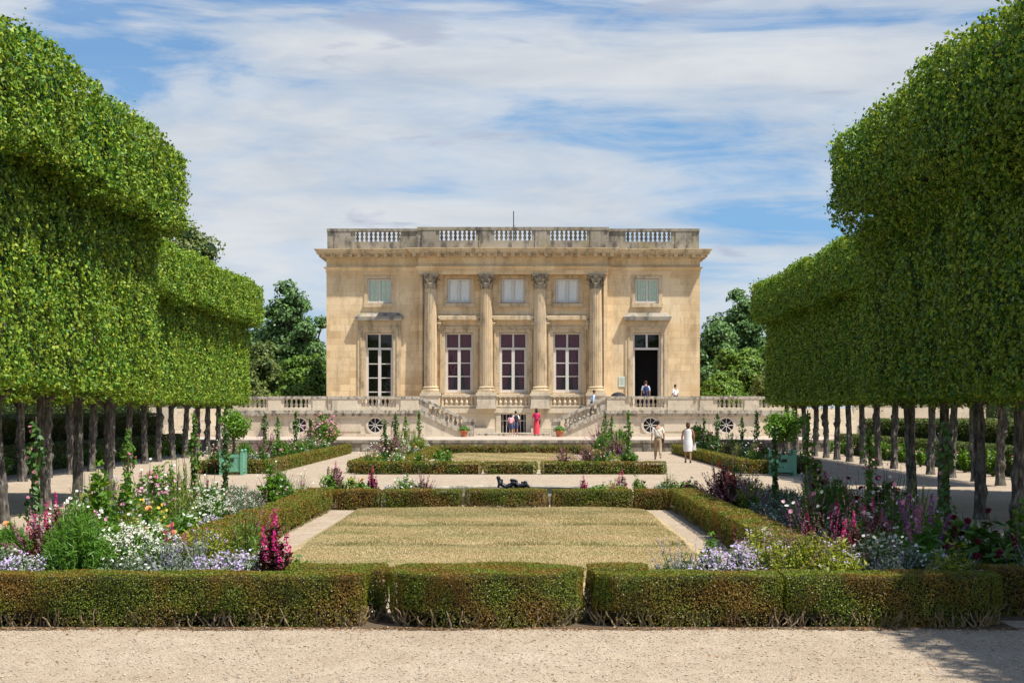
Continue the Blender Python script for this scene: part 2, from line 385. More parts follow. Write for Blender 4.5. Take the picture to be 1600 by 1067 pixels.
# ------------------------------------------------------------------ camera, light, sky
sc = bpy.context.scene
cam = bpy.data.cameras.new('camera'); co = bpy.data.objects.new('camera', cam); C.objects.link(co)
co.location = (CAMX, 0, CAMH); co.rotation_euler = (R(90), 0, 0)
cam.sensor_width = 36; cam.lens = F / 1600 * 36
cam.shift_x = -11 / 1600; cam.shift_y = 106.5 / 1600; cam.clip_end = 5000; cam.clip_start = 0.1
sc.camera = co
LD = Vector((-1.78, 0.98, -3.8)).normalized()
sun = bpy.data.lights.new('sun', 'SUN'); sun.energy = 5.0; sun.angle = R(0.53); sun.color = (1.0, 0.95, 0.86)
so = bpy.data.objects.new('sun', sun); C.objects.link(so); so.rotation_euler = LD.to_track_quat('-Z', 'Y').to_euler(); so.location = (30, -20, 60)
w = bpy.data.worlds.new('World'); sc.world = w; w.use_nodes = True
g = G(w.node_tree); bg = w.node_tree.nodes['Background']
sky = g.n('ShaderNodeTexSky', sky_type='NISHITA'); sky.sun_disc = False
sky.sun_elevation = math.asin(-LD.z); sky.sun_rotation = math.atan2(-LD.x, -LD.y)
sky.air_density = 1.0; sky.dust_density = 0.4; sky.ozone_density = 2.0
d = g.n('ShaderNodeTexCoord').outputs['Generated']
m1 = g.mapping(d, (2.7, 2.7, 15), (3.0, 0.0, -3.07))
n1 = g.noise(m1, 1.0, 9, 0.56, 0.5)
n2 = g.noise(g.mapping(d, (9, 9, 42), (2.1, 0, 0.3)), 1.0, 7, 0.6, 1.2)
cl = g.math('ADD', g.math('MULTIPLY', n1, 0.80), g.math('MULTIPLY', n2, 0.20))
cov = g.ramp(cl, [(0.40, (0.22,) * 3), (0.47, (0.74,) * 3), (0.55, (0.98,) * 3)])
n3 = g.noise(g.mapping(d, (6, 6, 26), (4.1, 0, 0.7)), 1.0, 6, 0.6, 0.3)
ccol = g.ramp(n3, [(0.32, (4.0, 4.4, 4.95)), (0.60, (5.3, 5.5, 5.7))])
dz = g.n('ShaderNodeSeparateXYZ'); g.nt.links.new(d, dz.inputs[0])
hi = g.ramp(dz.outputs[2], [(0.28, (0, 0, 0)), (0.55, (1, 1, 1))])
skyc = g.mix(1.0, sky.outputs[0], g.mix(hi, g.ramp(dz.outputs[2], [(0.04, (0.27, 0.55, 0.96)), (0.16, (0.25, 0.62, 0.90))]), (1.0, 1.15, 1.3)), 'MULTIPLY')
cov = g.mix(g.mix(hi, (0, 0, 0), (0.8, 0.8, 0.8)), cov, (0, 0, 0))
wc = g.mix(cov, skyc, ccol)
# a few small grey clouds
n4 = g.noise(g.mapping(d, (11, 11, 55), (7.3, 0, 1.9)), 1.0, 5, 0.55, 0.5)
wc = g.mix(g.ramp(n4, [(0.62, (0, 0, 0)), (0.70, (0.75,) * 3)]), wc, (3.2, 3.65, 4.6))
g.nt.links.new(wc, bg.inputs['Color']); bg.inputs['Strength'].default_value = 0.095
sc.view_settings.view_transform = 'Standard'; sc.view_settings.look = 'None'
sc.view_settings.exposure = 0.55; sc.view_settings.gamma = 1.0

# ------------------------------------------------------------------ ground
structure(MB().quad((-1500, -300, -0.03), (1500, -300, -0.03), (1500, 2500, -0.03), (-1500, 2500, -0.03)).build('ground', M['meadow']))
structure(MB().quad((-45, -40, 0), (45, -40, 0), (45, 92.3, 0), (-45, 92.3, 0)).build('gravel_path', M['gravel']))
structure(MB().box(-45, 45, 92.3, 150, -0.02, 0.6).build('courtyard', M['court']))

def ell(cx, cy, a, b, n=2.6, k=40):
    out = []
    for i in range(k):
        t = 2 * PI * i / k; c, s_ = math.cos(t), math.sin(t)
        out.append((cx + a * math.copysign(abs(c) ** (2 / n), c), cy + b * math.copysign(abs(s_) ** (2 / n), s_)))
    return out

def lawn(name, x, y0, y1, ridges):
    nx, ny = 40, 120
    V = []; Q = []
    rg = np.random.default_rng(3)
    for j in range(ny + 1):
        v = j / ny; Y = y0 + (y1 - y0) * v
        e = min(v, 1 - v) * (y1 - y0)
        hw = x - 0.55 * max(0, 1 - e / 1.0) ** 2
        for i in range(nx + 1):
            u = i / nx * 2 - 1; X = u * hw
            edge = min(1, (1 - abs(u)) * hw / 0.15) * min(1, e / 0.15)
            z = 0.004 + 0.04 * edge + 0.012 * math.sin(X * 2.3 + Y * 1.1) * edge
            for ry in ridges:
                dd = Y - ry + 0.07 * math.sin(X * 1.9) + 0.04 * math.sin(X * 5.1)
                z += 0.022 * edge / (1 + math.exp(-dd * 16))
            V.append((X, Y, z))
    for j in range(ny):
        for i in range(nx):
            a = j * (nx + 1) + i; Q.append((a, a + 1, a + nx + 2, a + nx + 1))
    structure(link(name, np_mesh(name, V, Q, True), M['lawn']))
    return np.array(V).reshape(ny + 1, nx + 1, 3)
L1 = lawn('lawn', 3.25, 21.6, 38.2, (28.1, 32.6))
L2 = lawn('lawn', 3.1, 62.6, 85.6, (70, 78))
def blades(name, L, n, h, mat, label, ridges=None):
    rg = np.random.default_rng(11)
    ny, nx = L.shape[:2]
    j = rg.uniform(1, ny - 2, n); i = rg.uniform(1, nx - 2, n)
    if ridges:
        y0, y1 = L[0, 0, 1], L[-1, 0, 1]
        k = rg.integers(0, len(ridges), n); X = (i / (nx - 1) * 2 - 1) * 3
        yy = np.array(ridges)[k] - 0.07 * np.sin(X * 1.9) - 0.04 * np.sin(X * 5.1) + rg.normal(0, 0.16, n) - 0.06
        keep = np.sin(X * 2.7 + k * 2.1) + np.sin(X * 5.3 + k) + rg.normal(0, 1.1, n) > 0.2
        j = ((yy - y0) / (y1 - y0) * (ny - 1))[keep]; i = i[keep]; n = len(i)
    j0 = j.astype(int); i0 = i.astype(int); fj = (j - j0)[:, None]; fi = (i - i0)[:, None]
    p = (L[j0, i0] * (1 - fi) + L[j0, i0 + 1] * fi) * (1 - fj) + (L[j0 + 1, i0] * (1 - fi) + L[j0 + 1, i0 + 1] * fi) * fj
    hh = h * rg.uniform(0.5, 1.2, n)
    a = rg.uniform(0, 2 * PI, n); wv = np.stack([np.cos(a), np.sin(a), a * 0], 1) * 0.0045
    lean = np.stack([rg.normal(0, .5, n), rg.normal(0, .5, n), np.ones(n)], 1) * hh[:, None]
    V = np.empty((n, 4, 3)); V[:, 0] = p - wv; V[:, 1] = p + wv; V[:, 2] = p + lean + wv * .3; V[:, 3] = p + lean - wv * .3
    o = link(name, np_mesh(name, V.reshape(-1, 3), np.arange(n * 4).reshape(n, 4)), mat)
    return tag(o, label, 'grass', None, 'stuff')
blades('grass', L1, 180000, 0.015, M['blade'], 'short straw coloured dry grass on the near lawn')
blades('grass', L2, 50000, 0.035, M['blade'], 'short dry grass on the far lawn')
blades('grass', L1, 8000, 0.032, M['turf'], 'greener grass tufts along the turf ridges of the near lawn', (28.1, 32.6))

# flower bed soil sheets
def soil(x0, x1, y0, y1): structure(MB().box(x0, x1, y0, y1, -0.01, 0.02).build('soil', M['soil']))
for s in (-1, 1):
    xs = sorted((s * 4.2, s * 6.9)); soil(xs[0], xs[1], 21.9, 41.6)
    xs = sorted((s * 1.5, s * 6.9)); soil(xs[0], xs[1], 18.3, 21.4)
    xs = sorted((s * 1.2, s * 4.15)); soil(xs[0], xs[1], 39.0, 41.2)
    xs = sorted((s * 1.2, s * 5.2)); soil(xs[0], xs[1], 60.1, 62.3)
    xs = sorted((s * 4.0, s * 5.2)); soil(xs[0], xs[1], 62.5, 86.5)
    xs = sorted((s * 8.6, s * 10.9)); soil(xs[0], xs[1], 60.7, 87.5)

# ------------------------------------------------------------------ gravel stones and litter in the foreground
rg = np.random.default_rng(21)
n = 26000
px = rg.uniform(-5.2, 6, n); py = 13.6 + 4.1 * rg.uniform(0, 1, n)
sz = rg.gamma(2.0, 0.0022, n).clip(0.002, 0.012)
o6 = np.array([(1, 0, 0), (0, 1, 0), (-1, 0, 0), (0, -1, 0), (0, 0, 1), (0, 0, -.4)], float)
V = (o6[None] + rg.normal(0, .22, (n, 6, 3))) * sz[:, None, None] * np.array([1.2, 1, .7]) + np.stack([px, py, sz * .3], 1)[:, None]
T = np.array([(0, 1, 4), (1, 2, 4), (2, 3, 4), (3, 0, 4), (1, 0, 5), (2, 1, 5), (3, 2, 5), (0, 3, 5)])
tag(link('gravel_stones', np_mesh('gravel_stones', V.reshape(-1, 3), (T[None] + 6 * np.arange(n)[:, None, None]).reshape(-1, 3)), M['pebble']), 'loose pale pebbles on the foreground gravel', 'gravel', None, 'stuff')
n = 2600
px = rg.uniform(-5.5, 6.5, n); py = np.where(rg.uniform(0, 1, n) < .82, 17.62 - np.abs(rg.normal(0, .10, n)), rg.uniform(14, 17.5, n))
c = np.stack([px, py, np.full(n, .008)], 1)
V, Q = kites(rg, c, rg.normal(0, .3, (n, 3)) + [0, 0, 1], rg.uniform(.015, .05, n), .5)
V[:, 2] = np.maximum(V[:, 2], 0.003)
tag(link('fallen_leaves', np_mesh('fallen_leaves', V, Q), M['dry']), 'dry brown leaf litter along the foot of the front hedges', 'leaves', None, 'stuff')

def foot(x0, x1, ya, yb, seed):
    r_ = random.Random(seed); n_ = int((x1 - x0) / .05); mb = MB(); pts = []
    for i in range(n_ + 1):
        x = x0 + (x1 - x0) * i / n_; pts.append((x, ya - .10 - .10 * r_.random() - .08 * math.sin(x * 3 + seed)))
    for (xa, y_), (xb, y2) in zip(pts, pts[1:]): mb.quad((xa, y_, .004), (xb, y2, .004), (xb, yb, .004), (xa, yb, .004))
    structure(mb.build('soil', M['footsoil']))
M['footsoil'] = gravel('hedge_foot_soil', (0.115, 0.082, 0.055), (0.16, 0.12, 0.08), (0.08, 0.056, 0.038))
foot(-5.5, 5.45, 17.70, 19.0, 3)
# ------------------------------------------------------------------ hedges
def hedge(pts, h, leaf, dens, label, mat='box', core='boxcore', z0=0.0, stems=0, group=None, seed=0, lump=0.03, name='box_hedge'):
    rg = np.random.default_rng(1000 + seed)
    pts = np.array(pts, float); k = len(pts)
    ctr = pts.mean(0)
    area2 = np.sum(pts[:, 0] * np.roll(pts[:, 1], -1) - np.roll(pts[:, 0], -1) * pts[:, 1])
    if area2 < 0: pts = pts[::-1]
    e = np.roll(pts, -1, 0) - pts; ln = np.linalg.norm(e, axis=1); per = ln.sum()
    nside = int(per * h * dens)
    u = rg.uniform(0, per, nside); cum = np.concatenate([[0], np.cumsum(ln)]); idx = np.clip(np.searchsorted(cum, u, 'right') - 1, 0, k - 1)
    t = (u - cum[idx]) / ln[idx]; p2 = pts[idx] + e[idx] * t[:, None]
    nr = np.stack([e[idx, 1], -e[idx, 0]], 1) / ln[idx][:, None]
    zz = h * rg.uniform(0, 1, nside) ** 0.92
    if stems: zz = np.where((zz < .16 * h / .5) & (rg.uniform(0, 1, nside) < .78 * (0.5 + 0.5 * np.sin(p2[:, 0] * 3.1 + p2[:, 1] * 2))), h * rg.uniform(.25, 1, nside), zz)
    lumps = lump * (np.sin(p2[:, 0] * 7.3 + zz * 5) + np.sin(p2[:, 1] * 6.1 - p2[:, 0] * 3.3 + zz * 9 + 1)) * .5
    dep = lumps - rg.exponential(leaf * 0.9, nside) + leaf * .6
    dep -= .05 * lump / .03 * np.maximum(0, 1 - zz / (h * .35)) * rg.uniform(0, 1, nside)
    c1 = np.concatenate([p2 + nr * dep[:, None], zz[:, None]], 1)
    n1 = np.concatenate([nr, np.full((nside, 1), .25)], 1) + rg.normal(0, .55, (nside, 3))
    mn, mx = pts.min(0), pts.max(0)
    nt = int((mx - mn).prod() * dens)
    q = mn + (mx - mn) * rg.uniform(0, 1, (nt, 2))
    ins = np.ones(nt, bool)
    for i in range(k):
        ins &= (e[i, 0] * (q[:, 1] - pts[i, 1]) - e[i, 1] * (q[:, 0] - pts[i, 0])) >= 0
    q = q[ins]; nt = len(q)
    zt = h + lump * .5 * np.sin(q[:, 0] * 5.1 + q[:, 1] * 4) * .6 - rg.exponential(leaf * .5, nt) + leaf * .5
    c2 = np.concatenate([q, zt[:, None]], 1); n2 = np.array([0, 0, 1.0]) + rg.normal(0, .5, (nt, 3))
    V, Q = kites(rg, np.concatenate([c1, c2]), np.concatenate([n1, n2]), leaf * rg.uniform(.6, 1.35, nside + nt), .62)
    base = np.array([ctr[0], ctr[1], z0])
    V = V - [ctr[0], ctr[1], 0]; V[:, 2] = np.maximum(V[:, 2], .005)
    root = empty(name, base, label, 'hedge', group)
    link('foliage', np_mesh('foliage', V, Q), M[mat], root)
    ins_ = (pts - ctr)
    offn = []
    for i in range(k):
        a = e[i - 1] / ln[i - 1]; b = e[i] / ln[i]; nn = np.array([a[1] + b[1], -a[0] - b[0]]); nn /= max(np.linalg.norm(nn), 1e-6)
        offn.append(nn)
    inset = min(leaf * 1.9 + lump * .8, .12)
    cp = [tuple(ins_[i] - offn[i] * inset * 1.25) for i in range(k)]
    MB().prism(cp, 0.0 if not stems else 0.10, h - inset * .8).build('hedge_shade_core', M[core], root)  # solid block, coloured dark as the shade behind the leaves
    if stems:
        mb = MB(); rr = random.Random(seed)
        for _ in range(stems * 2):
            i = rr.choices(range(k), ln)[0]; tt = rr.random(); b = pts[i] + e[i] * tt - ctr
            nn = np.array([e[i, 1], -e[i, 0]]) / ln[i]
            pp = []; x, y = b - nn * rr.uniform(.02, .10)
            hh_ = rr.uniform(.10, .22); dx, dy = rr.uniform(-.08, .08), rr.uniform(-.02, .06)
            for s_ in range(5):
                f = s_ / 4
                pp.append((x + dx * f * 1.4 + rr.uniform(-.012, .012) + nn[0] * dy * f, y + nn[1] * dy * f + rr.uniform(-.012, .012), f * hh_))
            mb.tube(pp, [.013 * rr.uniform(.5, 1.2), .009, .008, .007, .005], 5)
        mb.build('stems', M['boxstem'], root)['kind'] = 'stuff'
    return root
def rect(x0, x1, y0, y1, r=.0):
    return [(x0, y0), (x1, y0), (x1, y1), (x0, y1)]
HN = .018
hg = 'clipped box hedges of the parterres'
hedge([(-5.36, 17.7), (-1.30, 17.7), (-1.2, 17.8), (-1.2, 18.2), (-1.3, 18.28), (-5.36, 18.28)], .53, HN, 9500, 'long low brown-green box hedge at the front left, below the feathery green bush', stems=150, group=hg, seed=1)
hedge([(-2.1, 18.3), (-1.06, 18.3), (-1.06, 18.95), (-2.1, 18.95)], .545, HN, 8500, 'short twiggy box hedge piece in the gap behind the front left hedge end', stems=60, group=hg, seed=2)
hedge(ell(0.04, 18.28, 1.02, .70, 2.6, 36), .55, HN, 9500, 'rounded box hedge drum in the middle of the front row', stems=130, group=hg, seed=3)
hedge([(1.16, 17.9), (1.36, 17.72), (3.08, 17.7), (3.08, 18.28), (1.16, 18.28)], .53, HN, 9500, 'front box hedge just right of the rounded middle drum', stems=90, group=hg, seed=4)
hedge([(3.12, 17.7), (5.2, 17.7), (5.36, 17.85), (5.36, 18.28), (3.12, 18.28)], .53, HN, 9500, 'browning front box hedge at the right end of the front row', stems=100, group=hg, seed=5)
hedge([(1.12, 18.3), (1.75, 18.3), (1.75, 18.95), (1.12, 18.95)], .545, HN, 8500, 'short box hedge stub behind the front hedge right of the middle drum', stems=40, group=hg, seed=6)
hedge(rect(5.42, 7.6, 18.5, 19.1), .53, HN, 8000, 'shaded box hedge set back beyond the right end of the front row', stems=50, group=hg, seed=7)
hedge(rect(-7.6, -5.5, 18.7, 19.3), .54, HN, 8000, 'box hedge top showing behind the far left end of the front hedge', stems=30, group=hg, seed=8)
for s, sd in ((-1, 'left'), (1, 'right')):
    for i, (y0, y1, hh, lab) in enumerate(((23.2, 30.4, .50, 'near piece of the long yellow-brown side hedge %s of the near lawn'), (30.55, 38.9, .46, 'far piece of the long yellow-brown side hedge %s of the near lawn'))):
        x0, x1 = sorted((s * 3.75, s * 4.35))
        hedge(rect(x0, x1, y0, y1), hh, .028, 2600, lab % sd, group=hg, seed=20 + i + (5 if s > 0 else 0), stems=20)
HB = .034
for x0, x1, lab in ((-3.70, -2.73, 'short left corner box hedge in the row behind the near lawn'), (-2.65, -.92, 'box hedge between left corner and twiggy middle piece, row behind the near lawn'),
                    (1.12, 2.90, 'box hedge right of the middle piece in the row behind the near lawn'), (2.96, 3.72, 'short box hedge at the right corner of the row behind the near lawn')):
    hedge(rect(x0, x1, 38.4, 38.95), .44, .028, 3600, lab, group=hg, seed=int(x0 * 10) + 90)
hedge(ell(.10, 38.7, .91, .42, 3.2, 28), .44, .028, 3600, 'twiggy bare-fronted box hedge in the middle of the row behind the near lawn', group=hg, seed=41, stems=120)
HF = .05
for x0, x1, lab in ((-5.30, -4.40, 'left corner box hedge at the front of the far parterre'), (-4.36, -0.93, 'long box hedge left of the middle at the front of the far parterre'), (-0.81, 0.97, 'middle box hedge at the front of the far parterre'),
                    (1.15, 4.60, 'long box hedge right of the middle at the front of the far parterre'), (4.64, 5.46, 'right corner box hedge at the front of the far parterre')):
    hedge(rect(x0, x1, 59.6, 60.1), .42, HF, 1100, lab, group=hg, seed=int(x0 * 10) + 200)
for x0, x1, lab in ((-3.65, -.72, 'left box hedge at the back of the far parterre'), (-.68, .98, 'middle box hedge at the back of the far parterre'), (1.08, 3.75, 'right box hedge at the back of the far parterre')):
    hedge(rect(x0, x1, 86.2, 86.8), .42, .06, 800, lab, group=hg, seed=int(x0 * 10) + 300)
for s, sd in ((-1, 'left'), (1, 'right')):
    x0, x1 = sorted((s * 3.55, s * 4.05)); hedge(rect(x0, x1, 63.0, 86.1), .42, .055, 700, 'sunlit side box hedge %s of the far lawn' % sd, group=hg, seed=400 + s)
    x0, x1 = sorted((s * 5.2, s * 5.65)); s > 0 or hedge(rect(x0, x1, 60.6, 86.8), .40, .06, 500, 'outer box hedge along the %s edge of the far parterre' % sd, group=hg, seed=404 + s)
    x0, x1 = sorted((s * 8.15, s * 8.6)); hedge(rect(x0, x1, 60.1, 88), .45, .055, 700, 'long box hedge bordering the path side of the %s planter bed' % sd, group=hg, seed=410 + s)
    x0, x1 = sorted((s * 8.65, s * 10.9)); hedge(rect(x0, x1, 60.1, 60.65), .45, .055, 900, 'dark box hedge behind the green planter on the %s' % sd, group=hg, seed=420 + s)
    xs_ = (-46, -20.7) if s < 0 else (27, 46)
    hedge(rect(xs_[0], xs_[1], 97, 99), 3.7, .13, 90, 'tall dark clipped hedge closing the view beyond the %s hornbeam hedge' % sd, 'farhedge', 'limecore', group='tall clipped hedges beyond the trees', seed=450 + s, lump=.08, name='hornbeam_hedge')
    # tall clipped hedges outside the tree rows
    x0, x1 = (-20.5, -18.2) if s < 0 else (18.2, 30)
    hedge(rect(x0, x1, 40, 90), 2.0 if s < 0 else 1.72, .10, 160, 'tall clipped hornbeam hedge behind the %s tree row' % sd, 'farhedge', 'limecore', group='tall clipped hedges beyond the trees', seed=430 + s, lump=.06, name='hornbeam_hedge')
    x0, x1 = sorted((s * 16.9, s * 17.7))
    hedge(rect(x0, x1, 40, 90), .95, .08, 260, 'lower clipped hedge at the foot of the %s hornbeam hedge' % sd, 'farhedge', 'limecore', group='tall clipped hedges beyond the trees', seed=440 + s, lump=.04, name='hornbeam_hedge')

# ------------------------------------------------------------------ pleached lime trees
LSP = 2.9
def crown_mesh(seed, leaf, k, ends=(False, False), ch=0.0, zb=2.65):
    rg = np.random.default_rng(seed)
    h = LSP / 2; lw = .88; cw = 1.62; z0, z1, z2 = zb, 6.85, 8.75
    parts = []
    def face(kind, n, o, u, v, nrm):
        a, b = rg.uniform(0, 1, (2, n)); p = np.array(o, float) + np.outer(a, u) + np.outer(b, v)
        nrm = np.array(nrm, float)
        y = p[:, 1] * 2 * PI / LSP; s1, s2 = seed * 1.3, seed * 2.1
        lump = .07 * np.sin(7 * y + 3 * np.sin(p[:, 2] * 5 + s1) + p[:, 2] * 13) * np.sin(p[:, 2] * 8 + s2 + 2 * y) + .035 * np.sin(y + s1 + p[:, 2] * 1.7) + .03 * np.sin(2 * y + p[:, 2] * 4.9 + p[:, 0] * 2 + s2) + .03 * np.sin(3 * y - p[:, 2] * 6.3 + p[:, 0] * 3 + s1) + .02 * np.sin(5 * y + p[:, 2] * 9 + s2)
        if abs(nrm[0]) > .5: lump = lump - .06 * np.exp(-((np.abs(p[:, 1]) - h) / .2) ** 2)
        dep = lump - rg.exponential(leaf * .8, n) + leaf * .9 + np.where(rg.uniform(0, 1, n) < .07, rg.uniform(0, .20, n), 0)
        q = p + nrm * dep[:, None]
        if kind == 'cap' and abs(nrm[0]) + abs(nrm[2]) < 1.2:
            cz = (z1 + z2) / 2; dx = q[:, 0] / cw; dz = (q[:, 2] - cz) / ((z2 - z1) / 2)
            s_ = (np.abs(dx) ** 22 + np.abs(dz) ** 22) ** (1 / 22); m_ = np.maximum(np.abs(dx), np.abs(dz)) / np.maximum(s_, 1e-6)
            q[:, 0] *= m_; q[:, 2] = cz + (q[:, 2] - cz) * m_
        nn = nrm * 1.0 + np.array([0, 0, .3]) + rg.normal(0, .62, (n, 3))
        gap = np.sin(3 * y + q[:, 2] * 2.3 + s1 * 2) * np.sin(2 * y - q[:, 2] * 3.7 + q[:, 0] * 2 + s2) * np.sin(5 * y + q[:, 2] * 6.1 - s1)
        kp = (gap < .36) | (rg.uniform(0, 1, n) < .22)
        parts.append((q[kp], nn[kp]))
    D = k
    for sx in (1, -1):
        w_ = 1.0 if sx > 0 else .6
        face('low', int(LSP * (z1 - z0) * D * w_), (sx * lw, -h, z0 - .08), (0, LSP, 0), (0, 0, z1 - z0 + .1), (sx, 0, 0))
        face('cap', int(LSP * (z2 - z1) * D * w_ * 1.1), (sx * cw, -h, z1), (0, LSP, 0), (0, 0, z2 - z1), (sx, 0, 0))
        face('cap', int(LSP * (cw - lw) * D * .8 * w_), (sx * lw, -h, z1 - ch), (0, LSP, 0), (sx * (cw - lw), 0, ch), (0, 0, -1) if not ch else (sx * .7, 0, -.7))
    face('cap', int(LSP * 2 * cw * D * .7), (-cw, -h, z2), (0, LSP, 0), (2 * cw, 0, 0), (0, 0, 1))
    face('low', int(LSP * 2 * lw * D * .7), (-lw, -h, z0), (0, LSP, 0), (2 * lw, 0, 0), (0, 0, -1))
    for e, sy in ((ends[0], -1), (ends[1], 1)):
        if e:
            face('low', int(2 * lw * (z1 - z0) * D), (-lw, sy * h, z0), (2 * lw, 0, 0), (0, 0, z1 - z0), (0, sy, 0))
            face('cap', int(2 * cw * (z2 - z1) * D), (-cw, sy * h, z1), (2 * cw, 0, 0), (0, 0, z2 - z1), (0, sy, 0))
    for i in range(46):
        sx = rg.choice([1, 1, -1]); y_ = rg.uniform(-h, h); t_ = rg.uniform(0, 1)
        if t_ < .45: b0 = np.array([sx * rg.uniform(.2, cw), y_, z2 - .02]); d0 = np.array([rg.normal(0, .3), rg.normal(0, .4), 1.0])
        elif t_ < .8: b0 = np.array([sx * cw, y_, rg.uniform(z1, z2)]); d0 = np.array([sx * 1.0, rg.normal(0, .5), rg.normal(.2, .4)])
        else: b0 = np.array([sx * rg.uniform(.3, lw), y_, z0 + .02]); d0 = np.array([rg.normal(0, .3), rg.normal(0, .3), -1.0])
        f_ = np.linspace(0, 1, 6)[:, None] * rg.uniform(.10, .26)
        parts.append((b0 + d0 * f_ + rg.normal(0, .025, (6, 3)), rg.normal(0, .6, (6, 3)) + d0 * .4))
    c = np.concatenate([p for p, _ in parts]); n = np.concatenate([q for _, q in parts])
    V, Q = kites(rg, c, n, leaf * rg.uniform(.65, 1.3, len(c)), .85)
    return np_mesh('crown', V, Q)
def core_mesh(e0, e1):
    h = LSP / 2; i = .22
    mb = MB(); y0 = -h + (i if e0 else 0); y1 = h - (i if e1 else 0)
    pts = [(-.88 + i, 2.72 + i), (.88 - i, 2.72 + i), (.88 - i, 7.0), (1.62 - i, 7.0 + i * .4), (1.62 - i, 8.55 - i), (1.45 - i, 8.75 - i), (-1.45 + i, 8.75 - i), (-1.62 + i, 8.55 - i), (-1.62 + i, 7.0 + i * .4), (-.88 + i, 7.0)]
    return mb.prism_y(pts, y0, y1).mesh('tree_inner')
def trunk_mesh(seed, burl=1.0, r0=.108):
    rr = random.Random(seed); mb = MB(); seg, rings = 18, 34
    bl = [(rr.uniform(.3, 2.0), rr.uniform(0, 2 * PI), rr.uniform(.03, .075) * burl, rr.uniform(.05, .09)) for _ in range(16)]
    lx, ly = rr.uniform(-.05, .05), rr.uniform(-.05, .05); ph = rr.uniform(0, 6)
    pr = [(1, -.05 + 3.2 * i / (rings - 1)) for i in range(rings)]
    def rf(r, z, a):
        x = r0 * (1.0 - .04 * z) + .055 * math.exp(-max(z, 0) / .16) * (1 + .35 * math.sin(3 * a + ph)) + .012 * math.sin(5 * a + z * 2 + ph) + .01 * math.sin(9 * a - z * 5)
        for bz, ba, bh, bw in bl:
            da = (a - ba + PI) % (2 * PI) - PI
            x += bh * math.exp(-((z - bz) / bw) ** 2 - (da * r0 / bw) ** 2)
        return x
    mb.lathe(pr, 0, 0, seg, rf)
    mb.v = [(x + lx * z + .02 * math.sin(z * 2 + ph), y + ly * z, z) for x, y, z in mb.v]
    for _ in range(5):
        a = rr.uniform(0, 2 * PI); z = rr.uniform(2.2, 2.8)
        mb.tube([(lx * z, ly * z, z), (lx * z + .5 * math.cos(a), .7 * math.sin(a), z + .5), (lx * z + .55 * math.cos(a), 1.1 * math.sin(a), z + 1.4)], [.07, .05, .03], 6)
    return mb.mesh('trunk', True)
def lime(cr, core, tr, X, Y, rz, label, group, seed):
    r = empty('lime_tree', (X, Y, 0), label, 'tree', group, rz)
    r.scale = (1, 1, 1 + .012 * math.sin(seed * 2.3) + .008 * math.cos(seed * 5.1))
    c = link('crown', cr, M['lime'], r); link('tree_inner', core, M['limecore'], c)  # solid dark core block, painted as shade seen through the leaf gaps
    t = link('trunk', tr, M['bark'], r); t.rotation_euler = (0, 0, (seed * 1.7) % 6.2 - rz)
    return r
inC = {k: crown_mesh(50 + i, .082, 540, k2, 0, 2.74) for i, (k, k2) in enumerate((('a', (0, 0)), ('b', (0, 0)), ('c', (0, 0)), ('hi', (0, 1))))}
inR = {k: crown_mesh(60 + i, .082, 540, k2, .75, 2.55) for i, (k, k2) in enumerate((('a', (0, 0)), ('b', (0, 0)), ('c', (0, 0)), ('lo', (1, 0))))}
outC = {k: crown_mesh(70 + i, .115, 300, k2) for i, (k, k2) in enumerate((('a', (0, 0)), ('b', (0, 0)), ('c', (0, 0)), ('hi', (0, 1)), ('lo', (1, 0))))}
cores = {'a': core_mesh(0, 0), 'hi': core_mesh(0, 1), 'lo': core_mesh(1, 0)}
cores['b'] = cores['c'] = cores['a']
trk = [trunk_mesh(300 + i, .4) for i in range(6)]
trkb = [trunk_mesh(320 + i, 1.3, .118) for i in range(5)]
for s, sd, far in ((-1, 'left', 42.7), (1, 'right', 41.0)):
    rz = 0 if s < 0 else PI
    tone = 'sunlit' if s < 0 else 'shaded'
    for i in range(11):
        k = 'abc'[i % 3]
        if i == 0: k = 'hi' if s < 0 else 'lo'
        X = s * 9.75
        lime((inC if s < 0 else inR)[k], cores[k], trk[(i + (3 if s > 0 else 0)) % 6], X + rs.uniform(-.06, .06), far - LSP * i, rz, '%s clipped lime, %s from the far end of the %s inner row' % (tone, ordinal(i), sd), 'clipped limes of the %s inner row' % sd, i + 3 * s)
    for i in range(22):
        Y = 91.4 - LSP * i
        if s > 0 and i == 15: continue
        k = 'abc'[i % 3]
        if i == 0: k = 'hi' if s < 0 else 'lo'
        lime(outC[k], cores[k], trkb[(i + (2 if s > 0 else 0)) % 5], s * (15.05 if s < 0 else 14.55), Y, rz, '%s clipped lime, %s from the palace end of the %s outer row' % (tone, ordinal(i if i < 15 or s < 0 else i - 1), sd), 'clipped limes of the %s outer row' % sd, i * 2 + s)

